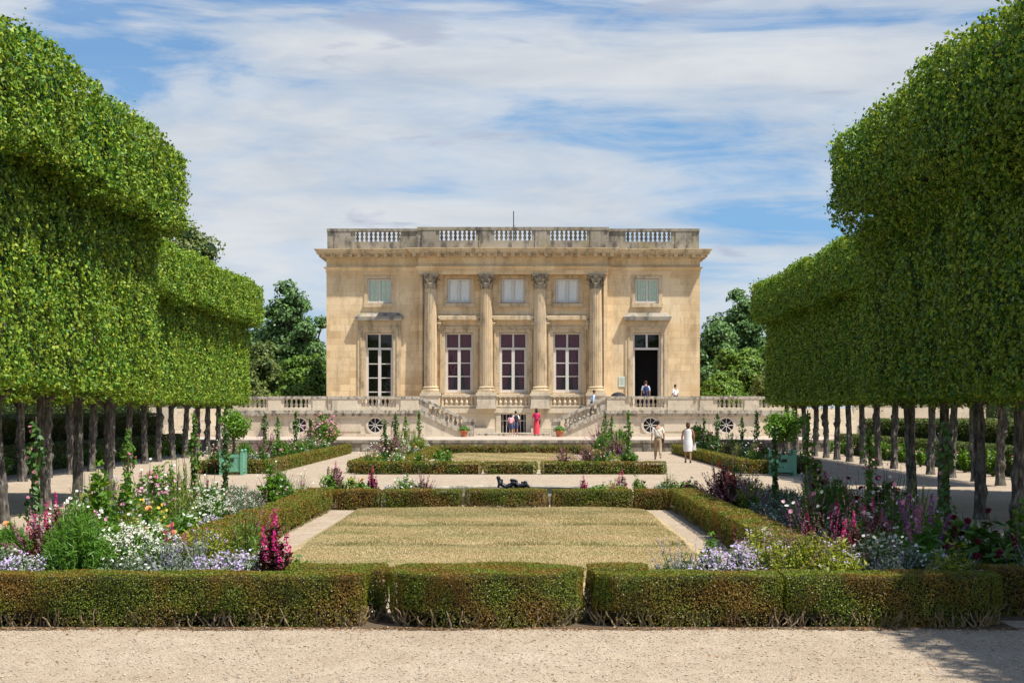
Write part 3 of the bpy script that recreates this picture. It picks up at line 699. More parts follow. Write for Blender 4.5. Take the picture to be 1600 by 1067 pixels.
# ------------------------------------------------------------------ free-growing trees behind
def tree(X, Y, z0, h, rad, mat, label, seed, leaf=.42, n=5200, low=.15, clumps=40, squash=1.0, name='broadleaf_tree'):
    rg = np.random.default_rng(seed); rr = random.Random(seed)
    root = empty(name, (X, Y, z0), label, 'tree', 'trees growing behind the palace and avenues')
    parts = []; core = MB(); tree_inner = MB()
    tree_inner.tube([(0, 0, -.2), (.1, 0, h * .2), (.15, .1, h * .45), (0, .1, h * .68)], [h * .03, h * .025, h * .018, h * .006], 9)
    for i in range(clumps):
        u = rg.normal(0, 1, 3); u /= np.linalg.norm(u); rr_ = rg.uniform(.25, .92) if i > 4 else .2
        zc = h * (low + (1 - low) * .5) + u[2] * rr_ * h * (1 - low) * .46
        t = (zc / h - low) / (1 - low); wdt = rad * (1.0 - .45 * max(0, t - .45) / .55) * squash
        c = np.array([u[0] * rr_ * wdt, u[1] * rr_ * wdt, zc]); cr = rad * rg.uniform(.26, .46)
        m = int(n / clumps)
        d_ = unit(rg.normal(0, 1, (m, 3))); d_[:, 2] = np.where(d_[:, 2] < -.5, -d_[:, 2], d_[:, 2])
        rr2 = cr * (1 - rg.exponential(.16, m)).clip(.2, 1.15) * (1 + .18 * np.sin(d_[:, 0] * 7 + i) * np.sin(d_[:, 2] * 6 + i * 2))
        parts.append((c + d_ * rr2[:, None] * [1, 1, .8], d_ + rg.normal(0, .5, (m, 3)) + [0, 0, .3]))
        core.sphere(c, cr * .62, 7, 5, (1, 1, .75))
        tree_inner.tube([(.1, .05, min(zc * .6, h * .55)), tuple(c * [.5, .5, .85]), tuple(c)], [h * .010, h * .007, h * .003], 5)
    c = np.concatenate([p for p, _ in parts]); nn = np.concatenate([q for _, q in parts])
    V, Q = kites(rg, c, nn, leaf * rg.uniform(.6, 1.3, len(c)), .75)
    cr_ = link('crown', np_mesh('crown', V, Q), M[mat], root); core.build('foliage_shade_core', M['limecore'], cr_)  # core spheres carry the shade inside the clumps as dark colour
    tree_inner.build('trunk', M['bark'], root, True); return root
TR = [(-20.0, 152, 14.6, 3.2, 'treeA', 'tall dark tree close beside the left end of the palace', .0, .34), (-17.2, 147, 11.8, 2.6, 'treeA', 'dark pointed tree touching the left corner of the palace', .0, .3),
      (-17.0, 138, 7.4, 2.4, 'treeB', 'low light green bush tree at the left corner of the palace', 0, .28), (-20.6, 140, 7.6, 2.6, 'treeC', 'olive green rounded tree behind the left terrace balustrade', .0, .3), (-22.8, 137, 6.2, 2.4, 'treeB', 'mid green tree near the end of the left lime avenue', .0, .3),
      (-26.6, 175, 12.5, 1.6, 'treeA', 'slender dark conifer rising behind the end of the left avenue', 0, .34), (-25.2, 131, 17.6, 3.4, 'treeC', 'tall airy tree whose top shows above the left avenue', .3, .3),
      (16.6, 146, 11.2, 2.8, 'treeA', 'dark rounded tree touching the right corner of the palace', 0, .3), (20.6, 158, 14.2, 3.4, 'treeA', 'tallest dark tree behind the right end of the palace', .1, .34), (18.0, 138, 8.4, 2.5, 'treeB', 'bright mid green tree behind the right terrace balustrade', 0, .28),
      (20.6, 137, 6.6, 2.4, 'treeC', 'yellow olive bush tree at the end of the right lime avenue', 0, .28), (24.5, 150, 9.5, 3.6, 'treeB', 'broad green tree half hidden by the right avenue', .0, .34),
      (-19.5, 130, 4.6, 1.9, 'treeC', 'low olive shrub just behind the left end of the terrace', 0, .24), (-16.4, 129, 4.8, 1.9, 'treeB', 'low bright green shrub tight against the left palace corner', 0, .24), (15.6, 129, 5.0, 2.0, 'treeB', 'low bright green shrub tight against the right palace corner', 0, .24), (18.6, 128, 4.8, 2.0, 'treeC', 'low olive shrub just behind the right end of the terrace', 0, .24),
      (-34, 150, 10, 5, 'treeA', 'broad dark tree behind the left outer limes', .05, .45), (33, 150, 10, 5, 'treeA', 'broad dark tree behind the right outer limes', .05, .45),
      (-30, 108, 6.5, 4.2, 'treeB', 'spreading green tree behind the left garden wall', .0, .34), (-37, 92, 6.5, 4.5, 'treeA', 'dark spreading tree behind the left hornbeam hedge', .0, .36), (-34, 72, 6.2, 4.2, 'treeB', 'mid green tree behind the middle of the left hornbeam hedge', .0, .34), (-31, 58, 6.0, 4, 'treeA', 'dark green tree behind the near left hornbeam hedge', .0, .34),
      (37, 96, 6.5, 4.5, 'treeA', 'dark spreading tree behind the right hornbeam block', .0, .36), (36, 72, 6.2, 4.2, 'treeA', 'dark tree behind the middle of the right hornbeam block', .0, .34), (33.5, 56, 6, 3.5, 'treeB', 'green tree behind the near right hornbeam block', .0, .34)]
for i, (x, y, h, r_, m_, lab, low, lf) in enumerate(TR): tree(x, y, 0, h, r_, m_, lab, 940 + i, lf * .85, 13000, low, 90 if low > .2 else 55)

# ------------------------------------------------------------------ the palace
YW = 112.0; ZB = 0.6
BO = (0, YW, ZB)
pal = empty('palace', BO, 'square ochre stone palace with four fluted columns and a roof balustrade', 'palace')
def B(): return MB(BO)
def wall_front(mb, x0, x1, z0, z1, y, ops, depth):
    xs = sorted({x0, x1, *[v for o in ops for v in o[:2]]}); zs = sorted({z0, z1, *[v for o in ops for v in o[2:]]})
    for a, b in zip(xs, xs[1:]):
        for c, d_ in zip(zs, zs[1:]):
            mx, mz = (a + b) / 2, (c + d_) / 2
            if any(o[0] < mx < o[1] and o[2] < mz < o[3] for o in ops): continue
            mb.quad((a, y, c), (b, y, c), (b, y, d_), (a, y, d_))
    for a, b, c, d_ in ops:
        y2 = y + depth
        mb.quad((a, y, c), (a, y2, c), (a, y2, d_), (a, y, d_)); mb.quad((b, y2, c), (b, y, c), (b, y, d_), (b, y2, d_))
        mb.quad((a, y, d_), (a, y2, d_), (b, y2, d_), (b, y, d_)); mb.quad((a, y2, c), (a, y, c), (b, y, c), (b, y2, c))
BX = [-8.67, -3.5, 0, 3.5, 8.67]
yc = YW - .2     # plane of the middle bays
wl = B()
lowo = lambda x, z0: (x - .9, x + .9, z0, 7.22)
atto = lambda x: (x - .76, x + .76, 9.12, 10.7)
for s in (-1, 1):
    xs = sorted((s * 6.1, s * 12.1))
    wall_front(wl, xs[0], xs[1], 2.2, 11.0, YW, [lowo(s * 8.67, 2.25), atto(s * 8.67)], .32)
    wl.quad((s * 12.1, YW, .6), (s * 12.1, YW + 24, .6), (s * 12.1, YW + 24, 12.2), (s * 12.1, YW, 12.2))
    wl.quad((s * 6.1, yc, .6), (s * 6.1, YW, .6), (s * 6.1, YW, 11.0), (s * 6.1, yc, 11.0))
wall_front(wl, -6.1, 6.1, 2.35, 11.0, yc, [lowo(x, 3.3) for x in (-3.5, 0, 3.5)] + [atto(x) for x in (-3.5, 0, 3.5)], .32)
wl.quad((-12.1, YW + 24, .6), (12.1, YW + 24, .6), (12.1, YW + 24, 12.2), (-12.1, YW + 24, 12.2))
wl.build('wall', M['facade'], pal)
bs = B()
wall_front(bs, -6.1, 6.1, .6, 2.36, yc - .12, [(-.78, .82, .72, 1.92)], .4)
bs.box(-6.1, 6.1, yc - .22, yc - .10, 2.02, 2.34)
for a, b in ((-5.2, -1.15), (1.15, 5.2)): bs.box(a, b, yc - .75, yc - .12, .6, 1.05)
bs.box(-1.1, -.78, yc - .17, yc - .1, .62, 1.98).box(.82, 1.14, yc - .17, yc - .1, .62, 1.98)
bs.build('basement_wall', M['terrace'], pal)
gr = B()
for i in range(7): gr.cbox(-.66 + i * .227, yc, .72, .035, .035, 1.2)
gr.box(-.78, .82, yc - .02, yc + .02, 1.5, 1.54).build('cellar_grille', M['frame'], pal)
B().quad((-.78, yc + .27, .7), (.82, yc + .27, .7), (.82, yc + .27, 1.95), (-.78, yc + .27, 1.95)).build('cellar_window', M['dark'], pal)
# pedestals and blind balusters below the middle windows
for x in (-5.33, -1.74, 1.74, 5.33): pd = B(); pd.box(x - .6, x + .6, YW - 1.02, yc, 2.36, 3.12).box(x - .66, x + .66, YW - 1.08, yc, 3.12, 3.3).box(x - .64, x + .64, YW - 1.05, yc, 2.30, 2.48).build('pedestal', M['terrace'], pal)
def blind_bal(cx, y, n, pitch, z0, z1, r, mat, parent, off):
    f = MB(off); f.box(cx - n * pitch / 2 - .12, cx + n * pitch / 2 + .12, y - .16, y + .02, z1, z1 + .16).box(cx - n * pitch / 2 - .12, cx + n * pitch / 2 + .12, y - .16, y + .02, z0 - .12, z0)
    f.box(cx - n * pitch / 2 - .12, cx - n * pitch / 2, y - .1, y, z0, z1).box(cx + n * pitch / 2, cx + n * pitch / 2 + .12, y - .1, y, z0, z1)
    p = f.build('blind_balustrade', mat, parent)
    for i in range(n):
        o = link('baluster', balm(z1 - z0, r), mat, p); o.location = (cx + (i - (n - 1) / 2) * pitch - off[0], y - .07 - off[1], z0 - off[2])
_bm = {}
def balm(h, r, double=False):
    k = (round(h, 3), r, double)
    if k in _bm: return _bm[k]
    mb = MB(); mb.cbox(0, 0, 0, r * 1.5, r * 1.5, h * .09)
    if double: pr = [(.55, .09), (.45, .14), (.75, .22), (1, .31), (.85, .38), (.5, .46), (.62, .5), (.5, .54), (.85, .62), (1, .69), (.75, .78), (.45, .86), (.55, .91)]
    else: pr = [(.6, .09), (.5, .14), (.85, .22), (1, .32), (.9, .42), (.6, .56), (.42, .7), (.4, .8), (.6, .84), (.5, .91)]
    mb.lathe([(r * a, h * z) for a, z in pr], 0, 0, 10); mb.cbox(0, 0, h * .91, r * 1.5, r * 1.5, h * .09)
    _bm[k] = mb.mesh('baluster', True); return _bm[k]
for x in (-3.5, 0, 3.5): blind_bal(x, yc, 6, .33, 2.52, 3.06, .11, M['terrace'], pal, BO)
# columns
for x in (-5.33, -1.74, 1.74, 5.33):
    y = YW - .46
    cm = B()
    pr = [(.425, 3.72), (.425, 4.5), (.418, 6.0), (.40, 7.8), (.375, 9.2), (.36, 10.02)]
    cm.lathe(pr, x, y, 96, lambda r, z, a: r - .05 * max(0, math.sin(a * 20)) ** .7, cap=False)
    c = cm.build('column', M['column'], pal)
    b = B(); b.cbox(x, y, 3.3, 1.14, 1.14, .14)
    b.lathe([(.55, 3.44), (.575, 3.49), (.55, 3.54), (.47, 3.56), (.45, 3.60), (.50, 3.63), (.515, 3.67), (.49, 3.71), (.43, 3.73)], x, y, 32)
    b.build('column_base', M['column'], c, True)
    k = B(); k.lathe([(.38, 10.0), (.40, 10.03), (.36, 10.06), (.36, 10.4), (.42, 10.65), (.50, 10.82)], x, y, 24)
    for row, (zb, zh, n_, ro, ph) in enumerate(((10.05, .32, 8, .12, 0), (10.12, .52, 8, .17, PI / 8))):
        for i in range(n_):
            a = 2 * PI * i / n_ + ph; ca, sa = math.cos(a), math.sin(a); wv = .13
            prev = None
            for f, rr_ in ((0, .37), (.5, .40), (.85, .44), (1.0, .44 + ro), (.86, .45 + ro * 1.05)):
                ww = wv * (1 - .35 * f)
                px_, py_ = x + ca * rr_, y + sa * rr_
                cur = ((px_ - sa * ww, py_ + ca * ww, zb + zh * f), (px_ + sa * ww, py_ - ca * ww, zb + zh * f))
                if prev: k.quad(prev[0], prev[1], cur[1], cur[0])
                prev = cur
    for a in (PI / 4, 3 * PI / 4, 5 * PI / 4, 7 * PI / 4):
        for da in (-.16, .16):
            cx_, cy_ = x + .55 * math.cos(a + da), y + .55 * math.sin(a + da)
            k.tube([(cx_ + .10 * math.cos(t) * math.cos(a) * (1 - t / 14), cy_ + .10 * math.cos(t) * math.sin(a) * (1 - t / 14), 10.74 + .10 * math.sin(t) * (1 - t / 14)) for t in [j * .6 for j in range(12)]], .028, 5)
    for a in (0, PI / 2, PI, 1.5 * PI): k.sphere((x + .50 * math.cos(a), y + .50 * math.sin(a), 10.87), .085, 8, 6)
    q = []
    for i in range(4):
        a = PI / 4 + i * PI / 2; q.append((x + .72 * math.cos(a), y + .72 * math.sin(a)))
        a2 = a + PI / 4; q.append((x + .44 * math.cos(a2), y + .44 * math.sin(a2)))
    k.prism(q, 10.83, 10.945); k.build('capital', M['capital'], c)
# flat pilasters behind the outer columns
for s in (-1, 1):
    xs = sorted((s * 5.85, s * 6.08)); B().box(xs[0], xs[1], YW - .42, yc, 2.36, 10.95).build('pilaster', M['facade'], pal)
# entablature and cornice
ol = [(-12.1, YW + 24, -1, 0), (-12.1, YW - .06, -1, -1), (-6.1, YW - .06, -1, -1), (-6.1, YW - .84, -1, -1), (6.1, YW - .84, 1, -1), (6.1, YW - .06, 1, -1), (12.1, YW - .06, 1, -1), (12.1, YW + 24, 1, 0)]
en = B(); en.sweep(ol, [(-.7, 10.945), (0, 10.945), (0, 11.12), (.04, 11.12), (.04, 11.3), (.10, 11.33), (.16, 11.38), (.16, 11.45), (.0, 11.47), (0, 12.02)]); en.build('entablature', M['facade'], pal)
cn = B(); cn.sweep(ol, [(-.02, 12.0), (.05, 12.02), (.08, 12.1), (.14, 12.12), (.14, 12.2), (.2, 12.27), (.58, 12.28), (.58, 12.38), (.62, 12.4), (.66, 12.47), (.72, 12.55), (.72, 12.585), (-.3, 12.62)])
def modil(x0, x1, y):
    n = int((x1 - x0) / .52)
    for i in range(n):
        x = x0 + (i + .5) * (x1 - x0) / n; cn.box(x - .12, x + .12, y - .52, y - .1, 12.07, 12.276)
modil(-12.5, -6.8, YW - .06); modil(6.8, 12.5, YW - .06); modil(-6.6, 6.6, YW - .84)
for s in (-1, 1):
    for i in range(40):
        yy = YW + .3 + i * .6; xs = sorted((s * 12.2, s * 12.6)); cn.box(xs[0], xs[1], yy - .1, yy + .1, 12.13, 12.276)
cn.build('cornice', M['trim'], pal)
rf = B(); rf.quad((-12, YW + .2, 12.63), (12, YW + .2, 12.63), (12, YW + 24, 12.63), (-12, YW + 24, 12.63)).quad((-6, YW - .8, 12.625), (6, YW - .8, 12.625), (6, YW + .3, 12.625), (-6, YW + .3, 12.625))
roof = rf.build('roof', M['lead'], pal)
an = B(); an.tube([(.0, YW + 8, 12.6), (.0, YW + 8, 16.0)], .035, 6).tube([(-.32, YW + 8, 12.6), (-.32, YW + 8, 14.9)], .025, 6).tube([(.0, YW + 8, 15.0), (.14, YW + 8, 15.0)], .02, 5)
an.build('antenna', M['iron'], roof)
def balustrade(name, x0, x1, ya, yb, z0, zb0, zb1, z1, ops, mat, parent, off, r, pitch, double, ped=(), over=.06, cmat=None):
    mb = MB(off)
    mb.box(x0, x1, ya, yb, z0, zb0)
    xs = [x0] + [v for o in sorted(ops) for v in o] + [x1]
    for i in range(0, len(xs), 2): mb.box(xs[i], xs[i + 1], ya + .02, yb - .02, zb0, zb1)
    for a, b in ped: mb.box(a, b, ya - .05, yb + .03, z0, zb0 + .02).box(a + .03, b - .03, ya - .035, yb + .01, zb0 + .02, zb1)
    p = mb.build(name, mat, parent)
    MB(off).box(x0 - over * .5, x1 + over * .5, ya - over, yb + over, zb1, z1).build('coping', cmat or mat, p)
    for a, b in ops:
        n_ = max(1, round((b - a) / pitch))
        for i in range(n_):
            o = link('baluster', balm(zb1 - zb0, r, double), mat, p)
            o.location = (a + (i + .5) * (b - a) / n_ - off[0], (ya + yb) / 2 - off[1], zb0 - off[2])
    return p
W_ = M['weathered']
for s in (-1, 1):
    x = sorted((s * 6.2, s * 12.05)); o = sorted((s * 7.3, s * 10.25))
    balustrade('roof_balustrade', x[0], x[1], YW + .0, YW + .34, 12.62, 13.10, 13.77, 13.95, [tuple(o)], W_, pal, BO, .115, .31, True, [tuple(sorted((s * 10.5, s * 11.6)))])
    sb = B(); x = sorted((s * 11.7, s * 12.05)); sb.box(x[0], x[1], YW + .36, YW + 24, 12.62, 13.72).box(x[0] - .06, x[1] + .06, YW + .41, YW + 24.05, 13.72, 13.97)
    sb.box(*sorted((s * 12.05, s * 12.17)), YW + 1.2, YW + 2.2, 12.7, 13.6)
    sb.build('side_parapet', W_, pal)
balustrade('roof_balustrade', -6.15, 6.15, YW - .8, YW - .46, 12.62, 13.10, 13.77, 13.97, [(-4.75, -2.4), (-1.2, 1.2), (2.4, 4.75)], W_, pal, BO, .115, .31, True, [(-5.9, -4.95), (-2.2, -1.4), (1.4, 2.2), (4.95, 5.9)])
B().cbox(-7.2, YW + .7, 12.62, .34, .3, .95).build('chimney_pot', M['terracotta'], roof)
# windows
def window(cx, z0, z1, w_, yf, rows, cols, kind, label=None):
    """frame with panes, recess and what hangs behind the glass; yf = wall plane"""
    y = yf + (.2 if kind != 'attic' else .07); fr = B(); x0, x1 = cx - w_ / 2, cx + w_ / 2; t = .10
    fr.box(x0, x0 + t, y, y + .07, z0, z1).box(x1 - t, x1, y, y + .07, z0, z1).box(x0 + t, x1 - t, y, y + .07, z1 - t, z1).box(x0 + t, x1 - t, y, y + .07, z0, z0 + t * 1.3)
    zt = z1 - t
    if kind != 'attic':
        ztr = z1 - .95
        fr.box(x0 + t, x1 - t, y - .03, y + .09, ztr - .14, ztr)
        fr.box(cx - .06, cx + .06, y - .01, y + .08, ztr, zt)
        if kind != 'door':
            fr.box(cx - .10, cx + .10, y - .012, y + .085, z0 + t, ztr - .14)
            zb = z0 + .2; fr.box(x0 + t, x1 - t, y, y + .07, z0 + t * 1.3, zb)
            fr.box(x0 + t, x0 + t + .07, y + .005, y + .075, zb, ztr - .14).box(x1 - t - .07, x1 - t, y + .005, y + .075, zb, ztr - .14)
            for i in range(1, rows):
                zz = zb + (ztr - .14 - zb) * i / rows
                for a, b in ((x0 + t + .07, cx - .10), (cx + .10, x1 - t - .07)): fr.box(a, b, y + .01, y + .06, zz - .03, zz + .03)
    else:
        fr.box(cx - .06, cx + .06, y - .01, y + .08, z0 + t, zt)
        if rows > 1:
            for i in range(1, rows):
                zz = z0 + t + (zt - z0 - t) * i / rows
                for a, b in ((x0 + t, cx - .06), (cx + .06, x1 - t)): fr.box(a, b, y + .012, y + .06, zz - .02, zz + .02)
            for a, b in ((x0 + t, cx - .06), (cx + .06, x1 - t)): fr.box((a + b) / 2 - .02, (a + b) / 2 + .02, y + .014, y + .058, z0 + t, zt)
    f = fr.build('window' if kind != 'door' else 'door', M['frame'], pal)
    gz = z0 + t if kind != 'door' else z1 - .95
    B().quad((x0 + .02, y + .035, gz), (x1 - .02, y + .035, gz), (x1 - .02, y + .035, zt), (x0 + .02, y + .035, zt)).build('pane', M['glass'], f)
    rc = B(); a, b, c, d_ = cx - w_ / 2 - .02, cx + w_ / 2 + .02, z0 - .02, z1 + .02; ya, yb = yf + .325, yf + (2.2 if kind == 'door' else 1.3)
    rc.quad((a, yb, c), (b, yb, c), (b, yb, d_), (a, yb, d_)).quad((a, ya, c), (a, yb, c), (a, yb, d_), (a, ya, d_)).quad((b, yb, c), (b, ya, c), (b, ya, d_), (b, yb, d_)).quad((a, ya, d_), (a, yb, d_), (b, yb, d_), (b, ya, d_)).quad((a, yb, c), (a, ya, c), (b, ya, c), (b, yb, c))
    rc.build('room', M['dark'], f)
    def sheet(xa, xb, za, zb, yy, mat, nm, gather=0.0, side=1):
        cu = B(); nx, nz = 24, 14
        n = len(cu.v)
        for j in range(nz + 1):
            v = j / nz; z = zb + (za - zb) * v
            k = 1 - gather * (v ** 1.3) * (1 if v < .72 else 1 - (v - .72) * .9)
            for i in range(nx + 1):
                u = i / nx; xx = (xa + (xb - xa) * u * k) if side > 0 else (xb - (xb - xa) * u * k)
                cu.v.append((xx, yy + .035 * math.sin(u * 26 + v), z))
        for j in range(nz):
            for i in range(nx):
                p = n + j * (nx + 1) + i; cu.f.append((p, p + 1, p + nx + 2, p + nx + 1))
        cu.build(nm, M[mat], f, True)
    if kind == 'curtain':
        sheet(x0, cx, z0, z1 - .9, yf + .5, 'curtain', 'curtain', .62, 1); sheet(cx, x1, z0, z1 - .9, yf + .5, 'curtain', 'curtain', .62, -1)
        sheet(x0, x1, z1 - 1.1, z1, yf + .46, 'curtain', 'pelmet')
    if kind == 'attic': sheet(x0, x1, z0, z1, yf + .17, 'blind' if rows == 1 else 'shutter', 'blind' if rows == 1 else 'shutter')
    return f
for i, x in enumerate(BX):
    mid = 1 <= i <= 3; yf = yc if mid else YW
    window(x, 9.14, 10.68, 1.5, yf, 1 if mid else 3, 2, 'attic')
    if i < 4: window(x, 3.32 if mid else 2.27, 7.2, 1.78, yf, 3 if mid else 4, 2, 'curtain' if mid else 'plain')
    else:
        dr = window(x, 2.27, 7.2, 1.78, yf, 4, 2, 'door')
        for s in (-1, 1):
            lf = B(); xx = x + s * .80; lf.box(xx - .03, xx + .03, YW + .28, YW + 1.1, 2.27, 6.1); lf.build('door_leaf', M['frame'], dr)
    su = B(); a, b = x - .9, x + .9; z0 = 3.3 if mid else 2.25
    for t, yo in ((.20, .07), (.31, .11)):
        pass
    su.box(a - .22, a, yf - .06, yf + .01, z0, 7.22).box(b, b + .22, yf - .06, yf + .01, z0, 7.22).box(a - .22, b + .22, yf - .06, yf + .01, 7.22, 7.46)
    su.box(a - .32, a - .22, yf - .11, yf + .01, z0, 7.46).box(b + .22, b + .32, yf - .11, yf + .01, z0, 7.46).box(a - .32, b + .32, yf - .11, yf + .01, 7.46, 7.6)
    if not mid:
        su.box(a - .5, a - .32, yf - .07, yf + .01, z0, 7.6).box(b + .32, b + .5, yf - .07, yf + .01, z0, 7.6).box(a - .5, b + .5, yf - .07, yf + .01, 7.6, 8.0)
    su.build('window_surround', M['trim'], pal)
    hd = B(); hw = 1.56 if not mid else 1.36; zb = 8.0 if not mid else 8.02; pj = .40 if not mid else .34
    hd.prism_y([(x - hw + .12, zb), (x + hw - .12, zb), (x + hw, zb + .16), (x + hw, zb + .24), (x - hw, zb + .24), (x - hw, zb + .16)], yf - pj, yf + .01)
    tpz = zb + (.52 if not mid else .36)
    n = len(hd.v); hd.v += [(x - hw, yf - pj, zb + .24), (x + hw, yf - pj, zb + .24), (x + hw - .3, yf, tpz), (x - hw + .3, yf, tpz), (x - hw, yf + .01, zb + .24), (x + hw, yf + .01, zb + .24)]
    hd.f += [(n, n + 1, n + 2, n + 3), (n + 1, n + 5, n + 2), (n, n + 3, n + 4)]
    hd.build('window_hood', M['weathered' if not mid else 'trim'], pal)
    if mid:
        for s in (-1, 1):
            cs = B(); xx = x + s * 1.27; cs.box(xx - .11, xx + .11, yf - .22, yf, 7.72, 8.02).box(xx - .09, xx + .09, yf - .13, yf, 7.4, 7.72).tube([(xx - .12, yf - .2, 7.8), (xx + .12, yf - .2, 7.8)], .11, 10); cs.build('console', M['trim'], pal)
    at = B(); a, b = x - .76, x + .76
    at.box(a - .24, a, yf - .05, yf + .01, 9.0, 10.7).box(b, b + .24, yf - .05, yf + .01, 9.0, 10.7).box(a - .24, b + .24, yf - .05, yf + .01, 10.7, 10.92 if not mid else 10.9).box(a - .26, b + .26, yf - .12, yf + .01, 8.86, 9.1)
    at.build('attic_surround', M['trim'], pal)
# notice board by the door
nb = MB(); nb.box(-.24, .24, -.03, .0, -.33, .33); n_ = nb.build('notice_board', M['sign'])
n_.location = (7.08, YW - .012, 4.05); tag(n_, 'small pale green notice fixed to the wall left of the open door', 'sign')
ik = MB()
for i in range(8): ik.box(-.18, -.18 + .36 * (.6 + .4 * ((i * 37) % 10) / 10), -.034, -.031, .22 - i * .06, .235 - i * .06)
ik.build('printed_lines', M['signink'], n_)

# ------------------------------------------------------------------ terrace walls, stairs, retaining wall
YT = 105.0
def terrace(s, sd):
    off = (s * 10.5, YT, ZB)
    r = empty('terrace_wall', off, 'pale stone terrace wall with round windows and a balustrade, %s of the stairs' % sd, 'terrace')
    sx = lambda a, b: sorted((s * a, s * b))
    b = MB(off); x = sx(5.68, 15.0); b.box(x[0], x[1], YT, YW - .01, .6, 1.84); x2 = sx(15.0, 17.4); b.box(x2[0], x2[1], YT + 2.2, YW + 12, .6, 1.84)
    x3 = sx(6.11, 12.09); b.box(*sx(12.11, 15.0), YW - .01, YW + 12, .6, 1.84)
    for c, w_ in ((6.6, 1.5), (10.65, 2.9)):
        q = sx(c - w_ / 2, c + w_ / 2); b.box(q[0], q[1], YT - .035, YT + .01, .92, 1.62)
    q = sx(5.68, 15.0); b.box(q[0], q[1], YT - .06, YT + .01, .6, .78)
    b.build('wall', M['terrace'], r)
    m_ = MB(off); m_.box(x[0] - .05, x[1] + .05, YT - .12, YW - .02, 1.84, 2.0).box(x[0] - .1, x[1] + .1, YT - .2, YW - .03, 2.0, 2.2).box(x2[0], x2[1], YT + 2.1, YW + 12, 1.84, 2.2)
    m_.build('ledge', M['terracetop'], r)
    T = M['terrace']
    def sec(a, bb, ops, ped, y=YT): balustrade('balustrade', *sx(a, bb), y, y + .3, 2.2, 2.36, 2.88, 3.05, [tuple(sx(*o)) for o in ops], T, r, off, .115, .27, False, [tuple(sx(*o)) for o in ped], .06, M['terracetop'])
    sec(5.65, 11.2, [(7.1, 9.2)], [(5.7, 6.85), (9.4, 11.0)])
    sec(11.26, 14.96, [(12.45, 13.9)], [(11.35, 12.2), (14.05, 14.9)], YT + .06)
    sec(15.05, 17.4, [(15.3, 17.0)], [], YT + 2.2)
    for c in (8.36, 12.97):
        cx = s * c - off[0]
        o = MB(); N = 36
        for (ra, rb, ya, yb) in ((.46, .56, -.055, 0),):
            n = len(o.v)
            for i in range(N):
                a = 2 * PI * i / N; ca, sa = math.cos(a), math.sin(a)
                o.v += [(ra * ca, ya, ra * sa), (rb * ca, ya, rb * sa), (rb * ca, yb, rb * sa), (ra * ca, yb + .04, ra * sa)]
            for i in range(N):
                j = (i + 1) % N
                for k in range(4): o.f.append((n + 4 * i + k, n + 4 * i + (k + 1) % 4, n + 4 * j + (k + 1) % 4, n + 4 * j + k))
        ring = o.build('round_window', M['terrace'], r); ring.location = (cx, 0, 1.28 - ZB)
        dk = MB(); n = 0; dk.v = [(.47 * math.cos(2 * PI * i / N), -.012, .47 * math.sin(2 * PI * i / N)) for i in range(N)]; dk.f = [tuple(range(N))]
        dk.build('opening', M['dark'], ring)
        sp = MB()
        for i in range(8):
            a = 2 * PI * i / 8 + PI / 8 * 0; sp.tube([(.07 * math.cos(a), -.03, .07 * math.sin(a)), (.455 * math.cos(a), -.03, .455 * math.sin(a))], .02, 5)
        sp.tube([(.07 * math.cos(t * PI / 6), -.03, .07 * math.sin(t * PI / 6)) for t in range(13)], .02, 5)
        sp.tube([(.45 * math.cos(t * PI / 16), -.03, .45 * math.sin(t * PI / 16)) for t in range(33)], .022, 5)
        sp.build('wheel_bars', M['frame'], ring)
    structure(MB().box(*sx(5.7, 14.9), YT + .31, YW - .9, 2.2, 2.206).build('terrace_floor', M['court']))
def stairs(s, sd):
    off = (s * 4.2, YT, ZB)
    r = empty('stone_staircase', off, 'stone stair flight with sloping balustrade descending from the %s terrace' % sd, 'staircase')
    st = MB(off); n = 10; run = (5.66 - 2.9) / n; rise = 1.6 / n
    for i in range(n):
        x = sorted((s * (2.9 + run * i), s * 5.66)); st.box(x[0], x[1], YT + .3 + .001 * i, YT + 2.0 - .001 * i, ZB + (rise * i if i else 0), ZB + rise * (i + 1))
    st.build('steps', M['terracetop'], r)
    w_ = MB(off); X = lambda v: s * v
    w_.prism_y([(X(5.67), .6), (X(2.72), .6), (X(2.72), .62), (X(5.67), 1.95)], YT + .02, YT + .3); w_.build('wall', M['terrace'], r)
    sg = MB(off); sg.prism_y([(X(5.67), 1.95), (X(2.72), .62), (X(2.72), .92), (X(5.67), 2.28)], YT - .06, YT + .3); sg.build('string', M['terracetop'], r)
    rl = MB(off); rl.prism_y([(X(5.67), 2.86), (X(2.62), 1.42), (X(2.62), 1.62), (X(5.67), 3.05)], YT - .05, YT + .33)
    rl.prism_y([(X(5.67), 2.28), (X(5.1), 2.02), (X(5.1), 2.6), (X(5.67), 2.87)], YT + .02, YT + .28); rail = rl.build('balustrade', M['terracetop'], r)
    for i in range(7):
        x = 4.85 - i * .27; zb = .92 + (x - 2.72) * (2.28 - .92) / 2.95; o = link('baluster', balm(.54, .115), M['terracetop'], rail); o.location = (X(x) - off[0], .15, zb - ZB - .02)
    nw = MB(off); nw.box(*sorted((X(2.35), X(2.9))), YT - .12, YT + .42, .6, 1.5).box(*sorted((X(2.28), X(2.96))), YT - .18, YT + .48, 1.5, 1.66).build('newel', M['terracetop'], r)
for s, sd in ((-1, 'left'), (1, 'right')):
    terrace(s, sd); stairs(s, sd)
st = MB(); st.box(-2.3, 2.3, 107.9, 111, 0, .16).build('stone_step', M['terracetop']).location = (0, 0, ZB)
tag(bpy.data.objects['stone_step'], 'wide low stone step in front of the barred cellar window', 'step')
